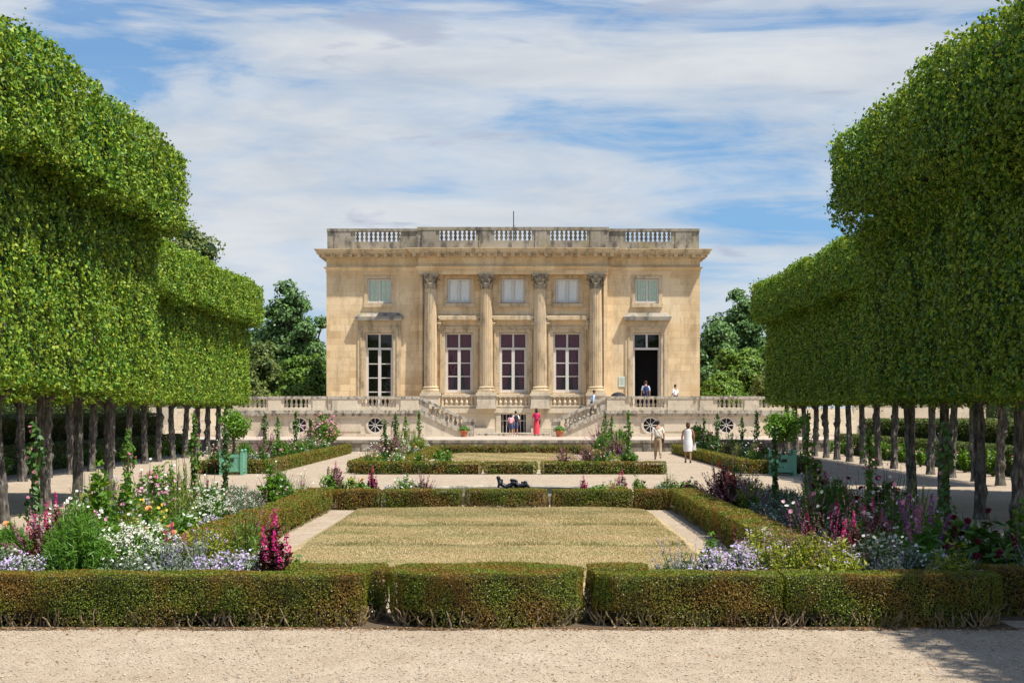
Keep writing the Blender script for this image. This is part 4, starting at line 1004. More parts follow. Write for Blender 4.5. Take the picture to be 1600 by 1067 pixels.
rw = MB((0, 92, 0)); rw.box(-34, 34, 91.95, 92.35, 0, .47).box(-34, 34, 91.88, 92.5, .47, .62)
for i in range(22): rw.box(-32 + i * 3, -31.6 + i * 3, 91.9, 92, 0, .47)
o = rw.build('retaining_wall', M['mossy']); o.location = (0, 92, 0); tag(o, 'low dark stained stone retaining wall along the front of the courtyard', 'wall')
for s, sd in ((-1, 'left'), (1, 'right')):
    off = (s * 19.3, 104.0, ZB); r = empty('garden_steps', off, 'stone garden steps beside the %s end of the terrace, seen between the tree trunks' % sd, 'steps')
    b = MB(off)
    for i in range(10): b.box(*sorted((s * 17.6, s * 21.0)), 104 + i * .34 + .0005 * i, 108.5, .6 + (i * .17 if i else 0), .6 + (i + 1) * .17)
    b.build('steps', M['terrace'], r)
    c = MB(off)
    for xa, xb in ((17.4, 17.6), (21.0, 21.25)): c.prism_y([(0, 0), (1, 0), (1, 1)], 0, .01) if False else c.box(*sorted((s * xa, s * xb)), 103.8, 108.6, .6, 1.3)
    c.build('side_walls', M['terracetop'], r)
    off = (s * 30, 108.0, ZB); r = empty('garden_wall', off, 'pale stone garden wall running behind the %s avenue' % sd, 'wall')
    MB(off).box(*sorted((s * 21.25, s * 42)), 107.8, 108.2, .6, 2.75).build('wall', M['terrace'], r)
    MB(off).box(*sorted((s * 21.25, s * 42)), 107.7, 108.3, 2.75, 2.95).build('coping', M['terracetop'], r)
# green trellis far left behind the hedge
r = empty('garden_trellis', (-29, 62, 0), 'dark green upright-slatted trellis fence behind the left hornbeam hedge', 'trellis')
t = MB()
for i in range(60): t.cbox(-6 + i * .2, 0, 0, .07, .03, 2.9)
t.build('slats', M['trellis'], r); MB().box(-6.1, 6, .02, .07, 2.7, 2.8).box(-6.1, 6, .02, .07, .4, .5).box(-6.1, 6, .02, .07, 1.5, 1.6).build('rails', M['trellis'], r)

# ------------------------------------------------------------------ basin and bronze group
bs = empty('fountain_basin', (.1, 43.2, 0), 'round stone fountain basin between the two parterres', 'basin')
MB().lathe([(2.45, -.02), (2.45, .2), (2.5, .24), (2.78, .24), (2.82, .2), (2.82, -.02)], 0, 0, 64, cap=False).build('rim', M['mossy'], bs, True)
MB().lathe([(2.46, .10), (.001, .10)], 0, 0, 64, cap=False).build('water', M['water'], bs)
def skin(name, V, E, Rr, mat, parent, root=0, sub=2):
    me = bpy.data.meshes.new(name); me.from_pydata(V, E, []); me.update()
    o = link(name, me, mat, parent)
    md = o.modifiers.new('Skin', 'SKIN'); md.use_smooth_shade = True; md.branch_smoothing = .3
    for i, r_ in enumerate(Rr):
        r2 = r_ if hasattr(r_, '__len__') else (r_, r_)
        me.skin_vertices[0].data[i].radius = r2
    me.skin_vertices[0].data[root].use_root = True
    ss = o.modifiers.new('Subdivision', 'SUBSURF'); ss.levels = sub; ss.render_levels = sub
    return o
sb = empty('bronze_statue', (.22, 43.1, .15), 'dark bronze group of reclining putti in the fountain basin', 'statue')
rk = MB()
sb.scale = (.85, .85, .85)
for i in range(10): rk.sphere((-.42 + i * .095, rs.uniform(-.12, .12), .02 + .05 * math.sin(i * 1.9)), rs.uniform(.10, .14), 9, 7, (1.2, 1.1, .9))
rk.build('rock', M['bronze'], sb)
def putto(ox, oy, oz, d, up):
    V = [(0, 0, .13), (.05 * d, 0, .13 + .08 * up), (.09 * d - .04 * up, 0, .13 + .16 * up + .02), (.12 * d - .05 * up, -.01, .15 + .22 * up), (.14 * d - .05 * up, -.02, .17 + .28 * up),
         (-.10 * d, -.05, .15), (-.20 * d, -.07, .09), (-.26 * d, -.07, .07), (-.09 * d, .05, .17), (-.17 * d, .07, .13), (-.24 * d, .07, .10), (.16 * d, -.09, .16 + .05 * up), (.21 * d, -.10, .10), (.05 * d, .10, .19 + .12 * up), (-.04 * d, .11, .20 + .12 * up)]
    V = [(x + ox, y + oy, z + oz) for x, y, z in V]
    E = [(0, 1), (1, 2), (2, 3), (3, 4), (0, 5), (5, 6), (6, 7), (0, 8), (8, 9), (9, 10), (2, 11), (11, 12), (2, 13), (13, 14)]
    skin('putto', V, E, [.10, .095, .09, .055, .078, .066, .05, .04, .066, .05, .04, .045, .034, .045, .034], M['bronze'], sb, 0, 2)
putto(-.30, 0, .06, -.6, 1.0); putto(-.02, -.04, .08, .9, .6); putto(.28, .02, .05, 1, .5); putto(.12, .10, .06, -.9, .7)

# ------------------------------------------------------------------ planters with clipped trees
def planter(X, Y, label, seed, crownr=.72, tall=2.15):
    rr = random.Random(seed); rgp = np.random.default_rng(seed)
    r = empty('planter_box', (X, Y, 0), label, 'planter', 'green planter boxes')
    b = MB(); h = .36
    b.box(-h, h, -h, h, .10, .70)
    for s in (-1, 1):
        b.box(-h, h, s * h - (.02 if s < 0 else 0), s * h + (.02 if s > 0 else 0), .12, .2); b.box(-h, h, s * h - (.02 if s < 0 else 0), s * h + (.02 if s > 0 else 0), .6, .68)
    for i in range(5): b.box(-h + .05 + i * .135, -h + .17 + i * .135, -h - .012, -h, .2, .6).box(-h + .05 + i * .135, -h + .17 + i * .135, h, h + .012, .2, .6).box(-h - .012, -h, -h + .05 + i * .135, -h + .17 + i * .135, .2, .6).box(h, h + .012, -h + .05 + i * .135, -h + .17 + i * .135, .2, .6)
    b.build('box', M['boxgreen'], r)
    for sx in (-1, 1):
        for sy in (-1, 1):
            p = MB(); p.cbox(sx * h, sy * h, 0, .10, .10, .78).sphere((sx * h, sy * h, .83), .055, 10, 7); p.build('corner_post', M['boxgreen'], r)
    MB().quad((-.33, -.33, .705), (.33, -.33, .705), (.33, .33, .705), (-.33, .33, .705)).build('soil', M['soil'], r)
    MB().cbox(0, -h - .025, .46, .16, .02, .1).build('iron_plate', M['iron'], r)
    t = empty('citrus_tree', (X, Y, .70), 'small round-headed citrus tree growing in the ' + ('left' if X < 0 else 'right') + ' green planter', 'tree', 'citrus trees in the planters')
    MB().tube([(0, 0, 0), (.03, .02, .3), (.01, 0, .62), (.05, .05, 1.0)], [.05, .04, .035, .02], 8).tube([(0, 0, .5), (.25, .1, .85), (.4, .15, 1.1)], [.03, .02, .01], 6).tube([(0, 0, .5), (-.25, -.1, .9), (-.42, -.1, 1.15)], [.03, .02, .01], 6).build('trunk', M['bark'], t, True)
    cs = [];
    for i in range(26):
        u = rgp.normal(0, 1, 3); u /= np.linalg.norm(u); cs.append((u * [crownr * .72, crownr * .6, .48] * rgp.uniform(.3, 1) + [0, 0, .98], rgp.uniform(.16, .3)))
    P_, N_ = [], []
    for c, q in cs:
        dd = unit(rgp.normal(0, 1, (95, 3))); P_.append(c + dd * q * rgp.uniform(.5, 1.1, (95, 1))); N_.append(dd + rgp.normal(0, .5, (95, 3)) + [0, 0, .4])
    V, Q = kites(rgp, np.concatenate(P_), np.concatenate(N_), rgp.uniform(.07, .13, 26 * 95), .6)
    link('crown', np_mesh('crown', V, Q), M['citrus'], t)
planter(-9.45, 59.4, 'sea-green wooden planter box with a darker iron plate, on the left path', 61)
planter(9.35, 58.8, 'sea-green slatted wooden planter box on the shaded right path', 62, .86)

# ------------------------------------------------------------------ bedding plants
def stems_curve(rg, n, h, r, up=.55, base=.12, hv=.25):
    a = rg.uniform(0, 2 * PI, n); u = np.sqrt(rg.uniform(0, 1, n))
    tip = np.stack([r * u * np.cos(a), r * u * np.sin(a), h * (1 - .45 * u ** 2) * rg.uniform(1 - hv, 1.05, n)], 1)
    b = np.stack([base * r * u * np.cos(a + .3), base * r * u * np.sin(a + .3), np.zeros(n)], 1)
    mid = b + (tip - b) * np.array([.35, .35, up])
    return b, mid, tip
def bez(b, m, t, f):
    f = f[..., None]; return b * (1 - f) ** 2 + 2 * m * f * (1 - f) + t * f ** 2
def stem_geo(b, m, t, w):
    n = len(b); K = 4; parts = []
    side = np.cross(t - b + [1e-4, 0, 0], [0, 0, 1.0]); side = unit(side) * w
    side2 = np.array([0.0, 0, 0]) + np.stack([-side[:, 1], side[:, 0], side[:, 2] * 0], 1)
    for sd in (side, side2):
        for k in range(K):
            f0 = np.full(n, k / K); f1 = np.full(n, (k + 1) / K)
            p0 = bez(b, m, t, f0); p1 = bez(b, m, t, f1)
            V = np.stack([p0 - sd, p0 + sd, p1 + sd * .8, p1 - sd * .8], 1).reshape(-1, 3); parts.append((V, np.arange(n * 4).reshape(n, 4)))
    return joinq(parts)
def petals(rg, c, nrm, size, k=5, layers=1, asp=.75, cup=.2):
    """flower heads of K petals"""
    parts = []; n = unit(np.asarray(nrm, float)); N = len(c)
    t = unit(np.cross(n, rg.normal(size=(N, 3)))); b = np.cross(n, t); size = np.broadcast_to(size, (N,))[:, None]
    for L in range(layers):
        el = cup + L * (1.25 / max(layers, 1)); sc_ = 1 - .22 * L
        for i in range(k):
            a = 2 * PI * (i + .5 * L) / k; dr = (t * math.cos(a) + b * math.sin(a)); sd = (-t * math.sin(a) + b * math.cos(a))
            d_ = dr * math.cos(el) + n * math.sin(el)
            r_ = size * .5 * sc_; w_ = r_ * asp * .5
            V = np.stack([c, c + d_ * r_ * .65 + sd * w_, c + d_ * r_, c + d_ * r_ * .65 - sd * w_], 1).reshape(-1, 3)
            parts.append((V, np.arange(N * 4).reshape(N, 4)))
    return joinq(parts)
KINDS = {}
def kind(name, cat, desc, h, r, n, leaf, fl=None, variants=2, up=.55, base=.12, lrange=(.12, 1.0), stem='stem', lup=.5, hv=.25, lasp=.4, along=False):
    """leaf: (length, per stem, material); fl: (type, size, share of stems, material[, extra])"""
    vs = []
    for v in range(variants):
        rg = np.random.default_rng(abs(hash(name)) % 1000 if False else sum(map(ord, name)) * 7 + v)
        b, m, t = stems_curve(rg, n, h, r, up, base, hv)
        parts = {}
        parts['stems'] = (np_mesh('stems', *stem_geo(b, m, t, .004 if h < 1.2 else .005)), stem)
        k = leaf[1]; f = rg.uniform(*lrange, (k, n)) ** .8
        bb = np.repeat(b[None], k, 0); mm = np.repeat(m[None], k, 0); tt = np.repeat(t[None], k, 0)
        p = bez(bb, mm, tt, f).reshape(-1, 3)
        out = rg.normal(0, 1, p.shape); out[:, 2] = rg.normal(.1, .5, len(p)); out = unit(out)
        if along: tang = unit((t - b))[None].repeat(k, 0).reshape(-1, 3) + out * .45
        else: tang = out + [0, 0, lup * .6]
        L = leaf[0] * rg.uniform(.6, 1.25, len(p))
        p = p + unit(tang) * L[:, None] * .45
        nn = rg.normal(0, .5, p.shape) + [0, 0, .9]
        V, Q = kites(rg, p, nn, L, lasp, .05, tang)
        V[:, 2] = np.maximum(V[:, 2], .01)
        parts['foliage'] = (np_mesh('foliage', V, Q), leaf[2])
        fls = fl if isinstance(fl, list) else ([fl] if fl else [])
        for fi, fspec in enumerate(fls):
            ty, sz, share, mt = fspec[:4]
            sel = rg.uniform(0, 1, n) < share
            if sel.sum() == 0: sel[:1] = True
            bt, mt_, tp = b[sel], m[sel], t[sel]; c = tp + [0, 0, .01]
            if ty == 'disc':
                nr = rg.normal(0, .45, c.shape) + [0, -.35, .8]; V, Q = petals(rg, c, nr, sz * rg.uniform(.75, 1.2, len(c)), 6, 1, 1.0, .15)
            elif ty == 'cluster':
                q = 11; c = (c[None] + rg.normal(0, sz * 1.15, (q, *c.shape)) * [1, 1, .6]).reshape(-1, 3); nr = rg.normal(0, .5, c.shape) + [0, -.3, .7]
                V, Q = petals(rg, c, nr, sz * rg.uniform(.7, 1.2, len(c)), 5, 1, 1.0, .1)
            elif ty == 'pom':
                nr = rg.normal(0, .4, c.shape) + [0, -.5, .5]; V, Q = petals(rg, c, nr, sz * rg.uniform(.8, 1.2, len(c)), 10, 4, .55, .05)
                V2, Q2 = petals(rg, c, -unit(nr), sz * .95, 9, 2, .55, -.1); V, Q = joinq([(V, Q), (V2, Q2)])
            elif ty == 'spike':
                ln = fspec[4]; q = fspec[5] if len(fspec) > 5 else 60; f = rg.uniform(0, 1, (q, len(c)))
                ax = unit(tp - mt_) ; w = sz * (1 - .75 * f)
                an = rg.uniform(0, 2 * PI, f.shape)
                pp = c[None] + ax[None] * (f * ln)[..., None] + np.stack([np.cos(an) * w, np.sin(an) * w, 0 * w], -1)
                nr = np.stack([np.cos(an), np.sin(an), .5 + 0 * an], -1).reshape(-1, 3) + rg.normal(0, .3, (f.size, 3))
                V, Q = kites(rg, pp.reshape(-1, 3), nr, sz * 1.1 * rg.uniform(.6, 1.2, f.size), .7)
            parts['flowers' if fi == 0 else 'buds'] = (np_mesh('flowers', V, Q), mt)
        vs.append(parts)
    KINDS[name] = (vs, cat, desc)
kind('white_cosmos', 'flower', 'white-flowered cosmos with feathery leaves', .70, .34, 60, (.09, 16, 'g_bright'), ('disc', .046, .85, 'f_white'), lasp=.25)
kind('white_daisies', 'flower', 'dense clump of small white flowers', .58, .36, 110, (.06, 9, 'g_mid'), ('cluster', .017, .75, 'f_white'))
kind('lilac_phlox', 'flower', 'low lilac phlox mound', .40, .33, 80, (.055, 12, 'g_grey'), ('cluster', .018, .7, 'f_lilac'))
kind('feathery_bush', 'shrub', 'bright green feathery bush', .80, .38, 190, (.075, 44, 'g_bright'), None, lasp=.13, along=True, up=.55, base=.45, hv=.15)
kind('magenta_lobelia', 'flower', 'magenta spiked flowers above burgundy leaves', .62, .13, 26, (.055, 60, 'g_burg'), ('spike', .019, .5, 'f_magenta', .14, 34), lasp=.4, hv=.22, base=.9)
kind('red_lobelia', 'flower', 'red spiked flowers above dark bronze leaves', .72, .16, 24, (.07, 50, 'g_burg'), ('spike', .021, .6, 'f_red', .15, 34), lasp=.4, base=.8)
kind('dark_dahlia', 'flower', 'maroon pompon dahlias', 1.02, .42, 30, (.17, 17, 'g_dark'), ('pom', .085, .45, 'f_maroon'), lrange=(.1, .82), lasp=.55, hv=.4)
kind('peach_dahlia', 'flower', 'peach-orange dahlias', .66, .3, 20, (.13, 16, 'g_mid'), ('pom', .11, .3, 'f_peach'), lasp=.5)
kind('pink_dahlia', 'flower', 'pink open flowers with mid green leaves', .74, .3, 26, (.11, 16, 'g_mid'), ('disc', .055, .7, 'f_pink'), lasp=.5)
kind('purple_spikes', 'flower', 'upright purple flower spikes', .62, .17, 7, (.22, 18, 'g_dark'), ('spike', .026, .6, 'f_purple', .34, 90), lasp=.2, lup=1.6, lrange=(.05, .7))
kind('yellow_green_mound', 'shrub', 'yellow-green mound with pale spikes', .58, .40, 160, (.042, 40, 'g_lime'), ('spike', .009, .35, 'f_mauve', .28, 22), lasp=.3, base=.4)
kind('silver_mound', 'shrub', 'silvery mound dotted with white', .56, .40, 130, (.045, 26, 'g_grey'), ('disc', .032, .4, 'f_white'), lasp=.5)
kind('blue_sage', 'flower', 'blue-violet sage with thin spikes', .60, .34, 70, (.06, 14, 'g_grey'), ('spike', .012, .5, 'f_blue', .18, 26))
kind('tall_grass', 'grass plant', 'tall straw-green stems', 1.05, .24, 40, (.13, 12, 'g_straw'), None, lasp=.07, along=True, hv=.4)
kind('coneflower', 'flower', 'dusky mauve coneflowers', .72, .3, 34, (.10, 12, 'g_mid'), ('disc', .055, .7, 'f_mauve'), lasp=.35, lrange=(.05, .75))
kind('yellow_daisies', 'flower', 'small yellow flowers among green leaves', .55, .3, 60, (.08, 12, 'g_mid'), ('disc', .045, .45, 'f_yellow'), lasp=.4)
kind('mauve_plumes', 'flower', 'purple-leaved plant with mauve plumes', .80, .32, 46, (.085, 18, 'g_burg'), ('spike', .022, .6, 'f_mauve', .24, 40), lasp=.45)
kind('green_clump', 'plant', 'plain mid green leafy clump', .55, .36, 90, (.09, 18, 'g_mid'), None, lasp=.45)
kind('dark_clump', 'plant', 'deep green leafy clump', .50, .36, 90, (.08, 18, 'g_dark'), ('disc', .03, .2, 'f_pink'), lasp=.5)
kind('sword_leaves', 'plant', 'upright sword-shaped green leaves', .75, .22, 26, (.30, 6, 'g_bright'), ('spike', .035, .12, 'f_mauve', .3, 80), lasp=.12, along=True)
kind('rose_bush', 'shrub', 'small rose bush with pale pink blooms', .85, .42, 40, (.10, 24, 'citrus'), ('pom', .08, .14, 'f_pink'), lasp=.6)
kind('oleander', 'shrub', 'shrub with coral pink blossoms', 1.1, .55, 70, (.13, 22, 'g_mid'), ('cluster', .05, .4, 'f_pink'), lasp=.35)
kind('tall_weed', 'plant', 'tall leafy stems with pointed leaves', 1.15, .2, 14, (.13, 26, 'citrus'), None, lasp=.4, hv=.4)
kind('airy_cosmos', 'flower', 'airy pink and white cosmos on thin stems', 1.0, .34, 30, (.09, 12, 'g_bright'), [('disc', .05, .45, 'f_white'), ('disc', .048, .4, 'f_pink')], lasp=.16, lrange=(.05, .7), hv=.45)
kind('tall_spires', 'flower', 'thin upright green and mauve spires', 1.05, .26, 26, (.11, 14, 'g_mid'), ('spike', .013, .7, 'f_mauve', .3, 40), lasp=.22, lrange=(.05, .8), hv=.4)
kind('lime_spray', 'plant', 'light yellow-green leafy spray', .9, .34, 50, (.10, 18, 'g_lime'), ('cluster', .018, .25, 'f_lilac'), lasp=.28, hv=.35)
GROUPS = {}
COUNT = [0]
PL = []
def put(k, x, y, s=1.0, label=None, z=.015, bed='', seed=None):
    PL.append((k, x, y, s, label, z, bed))
def flush():
    by = {}
    for i, p in enumerate(PL):
        if p[4] is None: by.setdefault((p[0], p[6]), []).append(i)
    lab = {}
    for (k, bed), ids in by.items():
        ids.sort(key=lambda i: PL[i][2])
        for j, i in enumerate(ids):
            lab[i] = '%s, %s from the front, %s' % (KINDS[k][2], ordinal(j), bed) if len(ids) > 1 else '%s in the %s' % (KINDS[k][2], bed)
    rr = random.Random(99)
    for i, (k, x, y, s, l, z, bed) in enumerate(PL):
        vs, cat, desc = KINDS[k]
        e = empty(k, (x, y, z), l or lab[i], cat, ('%s in %s' % (k.replace('_', ' '), bed)) if bed else None, rr.uniform(-.5, .5))
        e.scale = (s * rr.uniform(.9, 1.1), s * rr.uniform(.9, 1.1), s * rr.uniform(.9, 1.1))
        for nm, (me, mt) in vs[rr.randrange(len(vs))].items(): link(nm, me, M[mt], e)
def pX(px, Y): return (px - 811) * Y / F + CAMX
# plants one can pick out in the photograph
S_ = [('feathery_bush', 122, 19.7, 1.15, 'large bright green feathery bush just behind the front left hedge'),
      ('white_daisies', 200, 20.3, 1.15, 'dense white-flowered clump right of the green feathery bush'), ('white_daisies', 232, 21.2, 1.05, 'white-flowered clump behind the blue-violet sage at the left'),
      ('blue_sage', 255, 19.6, 1.0, 'hazy blue-violet sage right of the white clump, behind the front left hedge'), ('blue_sage', 300, 19.9, .95, 'blue-violet sage left of the lilac phlox behind the front left hedge'),
      ('lilac_phlox', 335, 19.3, 1.05, 'lilac phlox mound left of the magenta spikes, front left'), ('lilac_phlox', 372, 19.6, 1.0, 'lilac phlox mound beside the magenta spikes, front left'),
      ('magenta_lobelia', 430, 19.3, 1.42, 'magenta spikes over burgundy leaves beside the left end of the front hedge'), ('green_clump', 455, 19.8, .8, 'green clump right of the magenta spikes at the front left'), ('white_cosmos', 400, 20.3, .7, 'pale cosmos behind the lilac phlox at the front left'),
      ('lilac_phlox', 40, 19.5, .95, 'lilac phlox mound left of the green feathery bush'), ('white_daisies', 72, 19.8, .7, 'small pale flowered clump beside the left edge lilac phlox'), ('feathery_bush', 18, 22.5, .85, 'feathery green bush at the left edge behind the lilac phlox'), ('silver_mound', 5, 20.2, .9, 'silver mound at the left edge of the front bed'),
      ('mauve_plumes', 62, 21.8, .95, 'dusky purple plumed plant behind the left edge phlox'), ('magenta_lobelia', 85, 22.6, 1.35, 'tall magenta spikes beside the vine pole at the far left'), ('sword_leaves', 148, 23.0, .9, 'sword leaves with a mauve spike left of the peach dahlias'),
      ('peach_dahlia', 185, 22.6, 1.0, 'peach dahlias nearest the white clump in the left bed'), ('peach_dahlia', 232, 24.6, 1.15, 'large peach dahlias beside the straw-green stems on the left'), ('yellow_daisies', 178, 24.8, 1.0, 'small yellow flowers behind the peach dahlias on the left'),
      ('tall_grass', 278, 27.5, 1.15, 'tall straw-green stems in the middle of the left bed'), ('tall_grass', 290, 29.5, 1.1, 'tall straw-green stems behind the others in the left bed'), ('tall_weed', 195, 27.0, 1.25, 'tall leafy pointed plant before the second left trunk'), ('magenta_lobelia', 268, 21.6, .85, 'magenta spikes in front of the left side hedge end'), ('magenta_lobelia', 290, 21.9, .8, 'small magenta spikes touching the left side hedge end'),
      ('coneflower', 330, 24.0, .75, 'coneflowers rising before the left side hedge'),
      ('blue_sage', 1060, 19.5, .9, 'blue-violet sage behind the front right hedge near the lawn'), ('blue_sage', 1090, 19.8, .9, 'blue-violet sage left of the lilac phlox, front right'), ('lilac_phlox', 1130, 19.3, 1.05, 'lilac phlox left of the yellow-green mound, front right'), ('lilac_phlox', 1172, 19.5, 1.1, 'lilac phlox touching the yellow-green mound, front right'),
      ('yellow_green_mound', 1230, 19.4, 1.25, 'large yellow-green mound behind the front right hedge'), ('yellow_green_mound', 1285, 19.6, 1.2, 'yellow-green mound left of the magenta spikes, front right'), ('tall_weed', 1108, 20.6, .72, 'thin leafy sprig standing before the right lawn edge'),
      ('magenta_lobelia', 1332, 20.5, 1.15, 'bright magenta spikes in the front right bed'), ('pink_dahlia', 1318, 20.8, .9, 'pink flowers beside the bright magenta spikes on the right'), ('silver_mound', 1375, 19.7, 1.05, 'silver mound right of the bright magenta spikes'), ('silver_mound', 1415, 19.5, 1.0, 'silver mound behind the dark right half of the front hedge'), ('white_cosmos', 1385, 21.0, .95, 'white cosmos among the silver mounds at the right'),
      ('green_clump', 1445, 20.0, .95, 'green clump left of the blue flowers in the right bed'), ('blue_sage', 1490, 19.5, .75, 'blue-violet sage left of the dark dahlias'), ('purple_spikes', 1450, 21.2, 1.3, 'tall purple spikes left of the dark dahlias'), ('sword_leaves', 1440, 20.8, 1.0, 'sword leaves at the foot of the tall purple spikes'), ('purple_spikes', 1412, 22.0, 1.1, 'second group of purple spikes left of the tall one, right bed'),
      ('dark_dahlia', 1535, 20.2, 1.05, 'maroon pompon dahlia with broad dark leaves at the right edge'), ('dark_dahlia', 1565, 20.8, 1.05, 'maroon pompon dahlia at the far right edge of the bed'), ('dark_dahlia', 1505, 21.5, .95, 'maroon dahlia behind the blue flowers in the right bed'),
      ('red_lobelia', 1385, 23.5, 1.05, 'red spikes over dark leaves behind the silver mounds'), ('magenta_lobelia', 1262, 24.5, .95, 'magenta flower mass beside the right side hedge'), ('purple_spikes', 1245, 26.5, 1.0, 'purple spikes behind the magenta mass at the right side hedge'),
      ('mauve_plumes', 1120, 38.0, 1.1, 'dusky purple plumes at the right back corner of the near parterre'), ('red_lobelia', 1132, 36.5, 1.5, 'tall red spikes at the right back corner of the near parterre'), ('mauve_plumes', 1140, 35.5, 1.05, 'dusky plumes under the tall red spikes'), ('purple_spikes', 1180, 33.5, 1.0, 'purple spikes beside the right side hedge, far half'),
      ('sword_leaves', 515, 40.2, 1.0, 'sword leaves with mauve spikes behind the left corner of the middle hedge'), ('magenta_lobelia', 525, 40.8, 1.25, 'magenta spikes behind the left part of the middle hedge'), ('yellow_daisies', 548, 41.0, 1.2, 'orange-yellow flowers behind the left part of the middle hedge'), ('magenta_lobelia', 582, 40.6, 1.1, 'magenta spikes before the far left corner hedge'), ('white_cosmos', 632, 40.4, 1.05, 'white cosmos mound behind the middle hedge, left'), ('silver_mound', 655, 40.8, 1.0, 'silver mound right of the white cosmos behind the middle hedge'), ('yellow_green_mound', 668, 40.2, .75, 'small yellow-green mound nearest the basin on the left'),
      ('magenta_lobelia', 912, 40.3, .9, 'magenta spikes behind the middle hedge, nearest the basin on the right'), ('green_clump', 938, 40.6, .9, 'green clump behind the middle hedge on the right'), ('magenta_lobelia', 972, 40.6, 1.1, 'magenta spikes behind the middle hedge, second from the basin'), ('pink_dahlia', 1000, 40.4, .8, 'pink flowers behind the middle hedge on the right'), ('dark_clump', 1045, 40.8, 1.1, 'dark clump behind the right corner of the middle hedge'), ('green_clump', 1075, 40.4, 1.1, 'green clump behind the right corner of the middle hedge')]
TALL = {'lilac_phlox': 1.5, 'white_daisies': 1.3, 'silver_mound': 1.35, 'yellow_green_mound': 1.15, 'blue_sage': 1.2, 'green_clump': 1.25, 'white_cosmos': 1.15}
for k, px_, Y, s, l in S_: put(k, pX(px_, Y), Y, s * (TALL.get(k, 1.1) if Y < 22.5 else 1.0), l)
rr = random.Random(5)
def fill(bed, x0, x1, y0, y1, step, kinds, seed, sc_=(.75, 1.1), keep=.35):
    r_ = random.Random(seed); y = y0
    while y < y1:
        x = x0 + r_.uniform(0, step)
        while x < x1:
            X = x + r_.uniform(-.15, .15); Y = y + r_.uniform(-.2, .2) * step
            if all((X - p[1]) ** 2 + (Y - p[2]) ** 2 > keep ** 2 for p in PL):
                px_ = 811 + (X - CAMX) * F / Y; low_ = Y > 27 and Y < 45 and (335 < px_ < 405 or 1180 < px_ < 1260)   # keep the planters in view over low plants
                put('silver_mound' if low_ else r_.choice(kinds), X, Y, .8 if low_ else r_.uniform(*sc_), None, .015, bed)
            x += step * r_.uniform(.85, 1.2)
        y += step * (1.0 + (y - y0) * .012)
mixL = ['airy_cosmos', 'airy_cosmos', 'airy_cosmos', 'tall_spires', 'tall_spires', 'lime_spray', 'magenta_lobelia', 'white_cosmos', 'lilac_phlox', 'lime_spray', 'white_daisies', 'tall_weed', 'tall_grass', 'green_clump', 'feathery_bush', 'rose_bush', 'white_cosmos', 'white_cosmos', 'green_clump', 'lilac_phlox', 'pink_dahlia', 'yellow_daisies', 'feathery_bush', 'coneflower', 'mauve_plumes', 'white_daisies', 'dark_clump', 'peach_dahlia', 'tall_grass', 'dark_dahlia']
mixR = ['airy_cosmos', 'airy_cosmos', 'airy_cosmos', 'tall_spires', 'tall_spires', 'lime_spray', 'lime_spray', 'white_cosmos', 'magenta_lobelia', 'feathery_bush', 'feathery_bush', 'tall_weed', 'green_clump', 'silver_mound', 'silver_mound', 'mauve_plumes', 'lilac_phlox', 'purple_spikes', 'pink_dahlia', 'tall_grass', 'dark_dahlia']
fill('left front bed', -7.0, -2.5, 18.9, 21.2, .56, ['lilac_phlox', 'silver_mound', 'lime_spray', 'blue_sage', 'tall_spires', 'feathery_bush', 'green_clump'], 1, (.85, 1.15), .5)
fill('right front bed', 2.75, 6.9, 18.9, 21.2, .56, ['lilac_phlox', 'silver_mound', 'lime_spray', 'blue_sage', 'tall_spires', 'feathery_bush', 'green_clump'], 2, (.85, 1.15), .5)
fill('left side bed', -6.8, -4.6, 21.8, 39, .70, mixL, 3, (.95, 1.4), .42)
fill('right side bed', 4.6, 6.8, 21.8, 39, .70, mixR, 4, (.95, 1.4), .42)
fill('left back bed', -6.6, -1.9, 39.4, 41.4, .68, mixL, 5, (.7, 1.05), .45)
fill('right back bed', 1.9, 6.6, 39.4, 41.4, .68, mixR, 6, (.65, 1.0), .45)
fill('left far bed', -5.1, -2.0, 60.6, 62.4, .8, mixL, 7, (.8, 1.1), .5)
fill('right far bed', 2.0, 4.3, 60.6, 62.4, .8, mixL + ['silver_mound', 'purple_spikes'], 8, (.8, 1.1), .5)
fill('left far edge', -5.1, -4.2, 63, 86, .85, mixL + ['feathery_bush', 'tall_grass', 'mauve_plumes'], 9, (.9, 1.6), .5)
fill('right far edge', 4.2, 4.9, 67, 86, .85, mixL + ['yellow_green_mound', 'purple_spikes', 'feathery_bush'], 10, (.9, 1.6), .5)
fill('left planter bed', -10.7, -8.8, 61.3, 87, 1.0, mixL + ['silver_mound', 'green_clump', 'yellow_green_mound'], 11, (.9, 1.35), .5)
fill('right planter bed', 8.8, 10.7, 61.3, 87, 1.0, mixR + ['silver_mound', 'blue_sage', 'green_clump'], 12, (.9, 1.35), .5)
for s, sd in ((-1, 'left'), (1, 'right')):
    r_ = random.Random(40 + s)
    for i in range(13): put('rose_bush', s * (16.2 + r_.uniform(-.25, .25)), 52 + i * 3.0 + r_.uniform(-.8, .8), r_.uniform(.75, 1.15), None, 0, '%s lower hedge foot' % sd)
    for i in range(3): put('rose_bush', s * (10.9 + r_.uniform(-.3, .3)), 37 + i * 4 + r_.uniform(-.5, .5), r_.uniform(.9, 1.1), None, 0, 'the gravel beyond the %s inner limes' % sd) if False else None
put('oleander', pX(505, 91), 90.9, 1.75, 'coral pink oleander standing before the left retaining wall', 0)
put('tall_weed', pX(1090, 90), 89.5, 1.5, 'dark upright shrub beside the terracotta trough before the right retaining wall', 0)
put('dark_clump', pX(1105, 90), 90.2, 2.2, 'dark green rounded shrub before the right retaining wall', 0)
flush()
